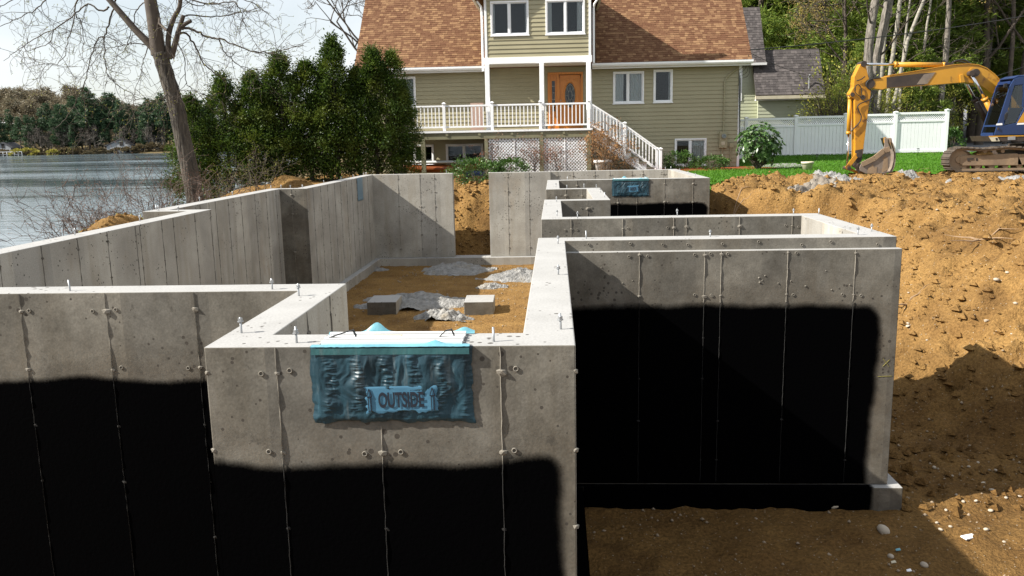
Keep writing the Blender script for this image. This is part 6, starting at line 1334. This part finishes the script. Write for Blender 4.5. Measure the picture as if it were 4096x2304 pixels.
for i, (x, y, h, n_, sp) in enumerate([(-7.9,13.6,1.35,16,1.5),(-8.6,14.8,1.55,14,1.4),(-8.1,15.9,1.6,15,1.2),(-8.4,17.2,1.7,16,1.1),(-7.7,18.2,1.4,14,1.1),(-9.3,16.4,1.9,14,1.2),(-8.9,18.6,1.9,14,1.1),(-9.9,18.3,1.9,12,1.2)]):
    twig_shrub('twiggy_shrub', 600+i, h, n_, sp, 'redtwig', (x, y, tz(x, y)-.04), ['leafless reddish shrub leaning over the lake next to the dirt heap', 'leafless reddish shrub on the bank behind the first dirt heap', 'broad leafless reddish shrub in the middle of the bank', 'dense leafless shrub left of the leaning trunk', 'low leafless shrub at the foot of the leaning trunk', 'tall leafless shrub at the water side of the bank', 'leafless shrub just behind the leaning trunk', 'leafless shrub at the waterline beyond the trunk'][i], 'redbud', .022, nl=1)
for i, (x, y) in enumerate([(-9.6,23.6),(-8.9,24.6)]):
    twig_shrub('twiggy_shrub', 620+i, 1.25, 14, .9, 'twig', (x, y, tz(x, y)-.04), ['grey twiggy shrub under the lake end of the hedge', 'grey twiggy shrub between trunk and dirt heap'][i], 'budleaf', .025)
gs = bush(70, .8, .7, .3, 900, .09, .02, 'budleaf'); shrub('ground_shrub', gs, (-7.6, 14.5, tz(-7.6, 14.5)), 'low yellow green tuft behind the first dirt heap')
# ---- shrubs round the house
YWs = bush(60, .95, .7, .42, 2600, .085, .022, 'leaf'); shrub('juniper', YWs, (-2.55, 26.9, tz(-2.55, 26.9)), 'spreading dark evergreen shrub behind the door opening'); shrub('juniper', YWs, (-1.5, 27.4, tz(-1.5, 27.4)), 'dark evergreen shrub half hidden by the back wall', s=.85, rz=2)
yw = bush(61, .62, .5, .36, 2200, .07, .02, 'leaf'); p_ = Vector((4.72, 31.9, tz(4.72, 31.9))); shrub('yew', yw, p_, 'rounded clipped yew below the basement window'); shrub('yew', bush(62, .58, .5, .27, 1800, .07, .02, 'leaf'), (5.75, 31.0, tz(5.75, 31)), 'low spreading yew on the red mulch bed')
def rhododendron(seed):
    r = np.random.default_rng(seed); w_ = Wood(); C, D = [], []
    for k_ in range(230):
        d = unit(r.normal(size=3)*np.array([1, 1, .85])); f_ = r.uniform(.55, 1.03); c = d*f_*np.array([.82, .75, .78])+np.array([0, 0, .92])+r.normal(0, .03, 3)
        if k_ % 4 == 0: w_.stem([(0, 0, 0), tuple(c*np.array([.35, .35, .55])), tuple(c)], .022, .006, 5)
        m_ = 9; a = np.linspace(0, 6.28, m_, endpoint=False)+r.uniform(0, 1); o = unit(d*.7+np.array([0, 0, .45])); e1 = unit(np.cross(o, [.3, .2, 1])); e2 = np.cross(o, e1)
        D.append(np.cos(a)[:, None]*e1+np.sin(a)[:, None]*e2+o*r.uniform(-.35, .3)); C.append(np.repeat(c[None], m_, 0))
    C, D = np.concatenate(C), np.concatenate(D); V, Fc = leaf_quads(C, D, .17*r.uniform(.8, 1.15, len(C)), .032, r); return w_.mb.mesh('stems', MT['twig']), np_mesh('foliage', V, Fc, MT['rhodo'])
shrub('rhododendron', rhododendron(5), (7.3, 30.6, tz(7.3, 30.6)), 'big round rhododendron at the house corner', s=1.02)
tw = lambda i, x, y, h, lab, mat='twig', leaf='redbud', n_=9, sp=.6: twig_shrub('rose_bush', 640+i, h, n_, sp, mat, (x, y, tz(x, y)-.03), lab, leaf, .06)
MT['deadleaf'] = foliage('dead_brown_leaves', (.24,.12,.05), (.34,.19,.08), .3)
tw(0, -2.05, 30.55, 1.15, 'leafless rose bush against the left lattice panel'); tw(1, -.75, 30.5, 1.35, 'tall leafless rose bush in front of the middle lattice post'); tw(2, .1, 30.5, 1.3, 'leafless rose bush against the right lattice panel'); tw(3, 1.75, 30.4, 1.35, 'leafless thorny shrub growing up in front of the stair', 'twig', 'deadleaf', 10); tw(4, 2.6, 30.5, .8, 'small leafless shrub under the lower stair', 'twig', 'deadleaf', 7)
def lathe(prof, n_=24):
    mb = MB()
    for r_, z in prof:
        for k_ in range(n_): a = 2*math.pi*k_/n_; mb.v.append((r_*math.cos(a), r_*math.sin(a), z))
    for i in range(len(prof)-1):
        for k_ in range(n_): q = i*n_+k_; q2 = i*n_+(k_+1) % n_; mb.f.append((q, q2, q2+n_, q+n_))
    mb.f += [tuple(range(n_))[::-1], tuple((len(prof)-1)*n_+k_ for k_ in range(n_))]; return mb
pot_prof = [(.15,0),(.19,.24),(.205,.25),(.225,.25),(.225,.32),(.2,.32),(.185,.26)]
def pot(loc, s_, label, mat='pot'):
    t = empty('flower_pot', loc, label, 'flower pot'); t.scale = (s_,)*3; lathe(pot_prof).build('pot', MT[mat], t, True); lathe([(.17,.2),(.183,.262)]).build('soil', MT['litter'], t); return t
pot((8.66, 29.3, tz(8.66, 29.3)+.03), .95, 'cream flower pot standing on the lawn')
pt = pot((1.75, 30.75, tz(1.75, 30.75)), 1.5, 'pale grey planter of dead brown stems under the stair', 'trim')
me, tips, r = twigs(660, 1.15, 16, .5, 'root'); t = empty('dead_plant', (1.75, 30.75, tz(1.75, 30.75)+.38), 'tall dead brown plant standing in the planter under the stair', 'plant'); mesh_obj('stems', me, t); q = np.repeat(np.array([p_ for p_, d in tips]), 3, 0); V, Fc = leaf_quads(q+r.normal(0, .04, q.shape), r.normal(size=q.shape), .08*r.uniform(.5, 1.2, len(q)), .025, r); mesh_obj('leaves', np_mesh('leaves', V, Fc, MT['deadleaf']), t)
for i, (px, py, Y, lab) in enumerate([(*ZB(1085,1130), 35.0, 'small solar lawn light below the third fence bay'), (*ZB(353,1175), 33.8, 'small solar lawn light below the first full fence bay'), (*ZB(596,1160), 34.5, 'small solar lawn light beside the excavator stick')]):
    q = at(px, py, Y); z = gz(q.x, Y) if Y > 34 or q.x > 16 else tz(q.x, Y); t = empty('solar_light', (q.x, Y, z), lab, 'lamp'); MB().cyl((0,0,0), (0,0,.2), .01, 6).build('stake', MT['black'], t); MB().cyl((0,0,.2), (0,0,.27), .05, 12).build('lens', MT['glass'], t); MB().cyl((0,0,.27), (0,0,.3), .07, 12, .03).build('cap', MT['black'], t)
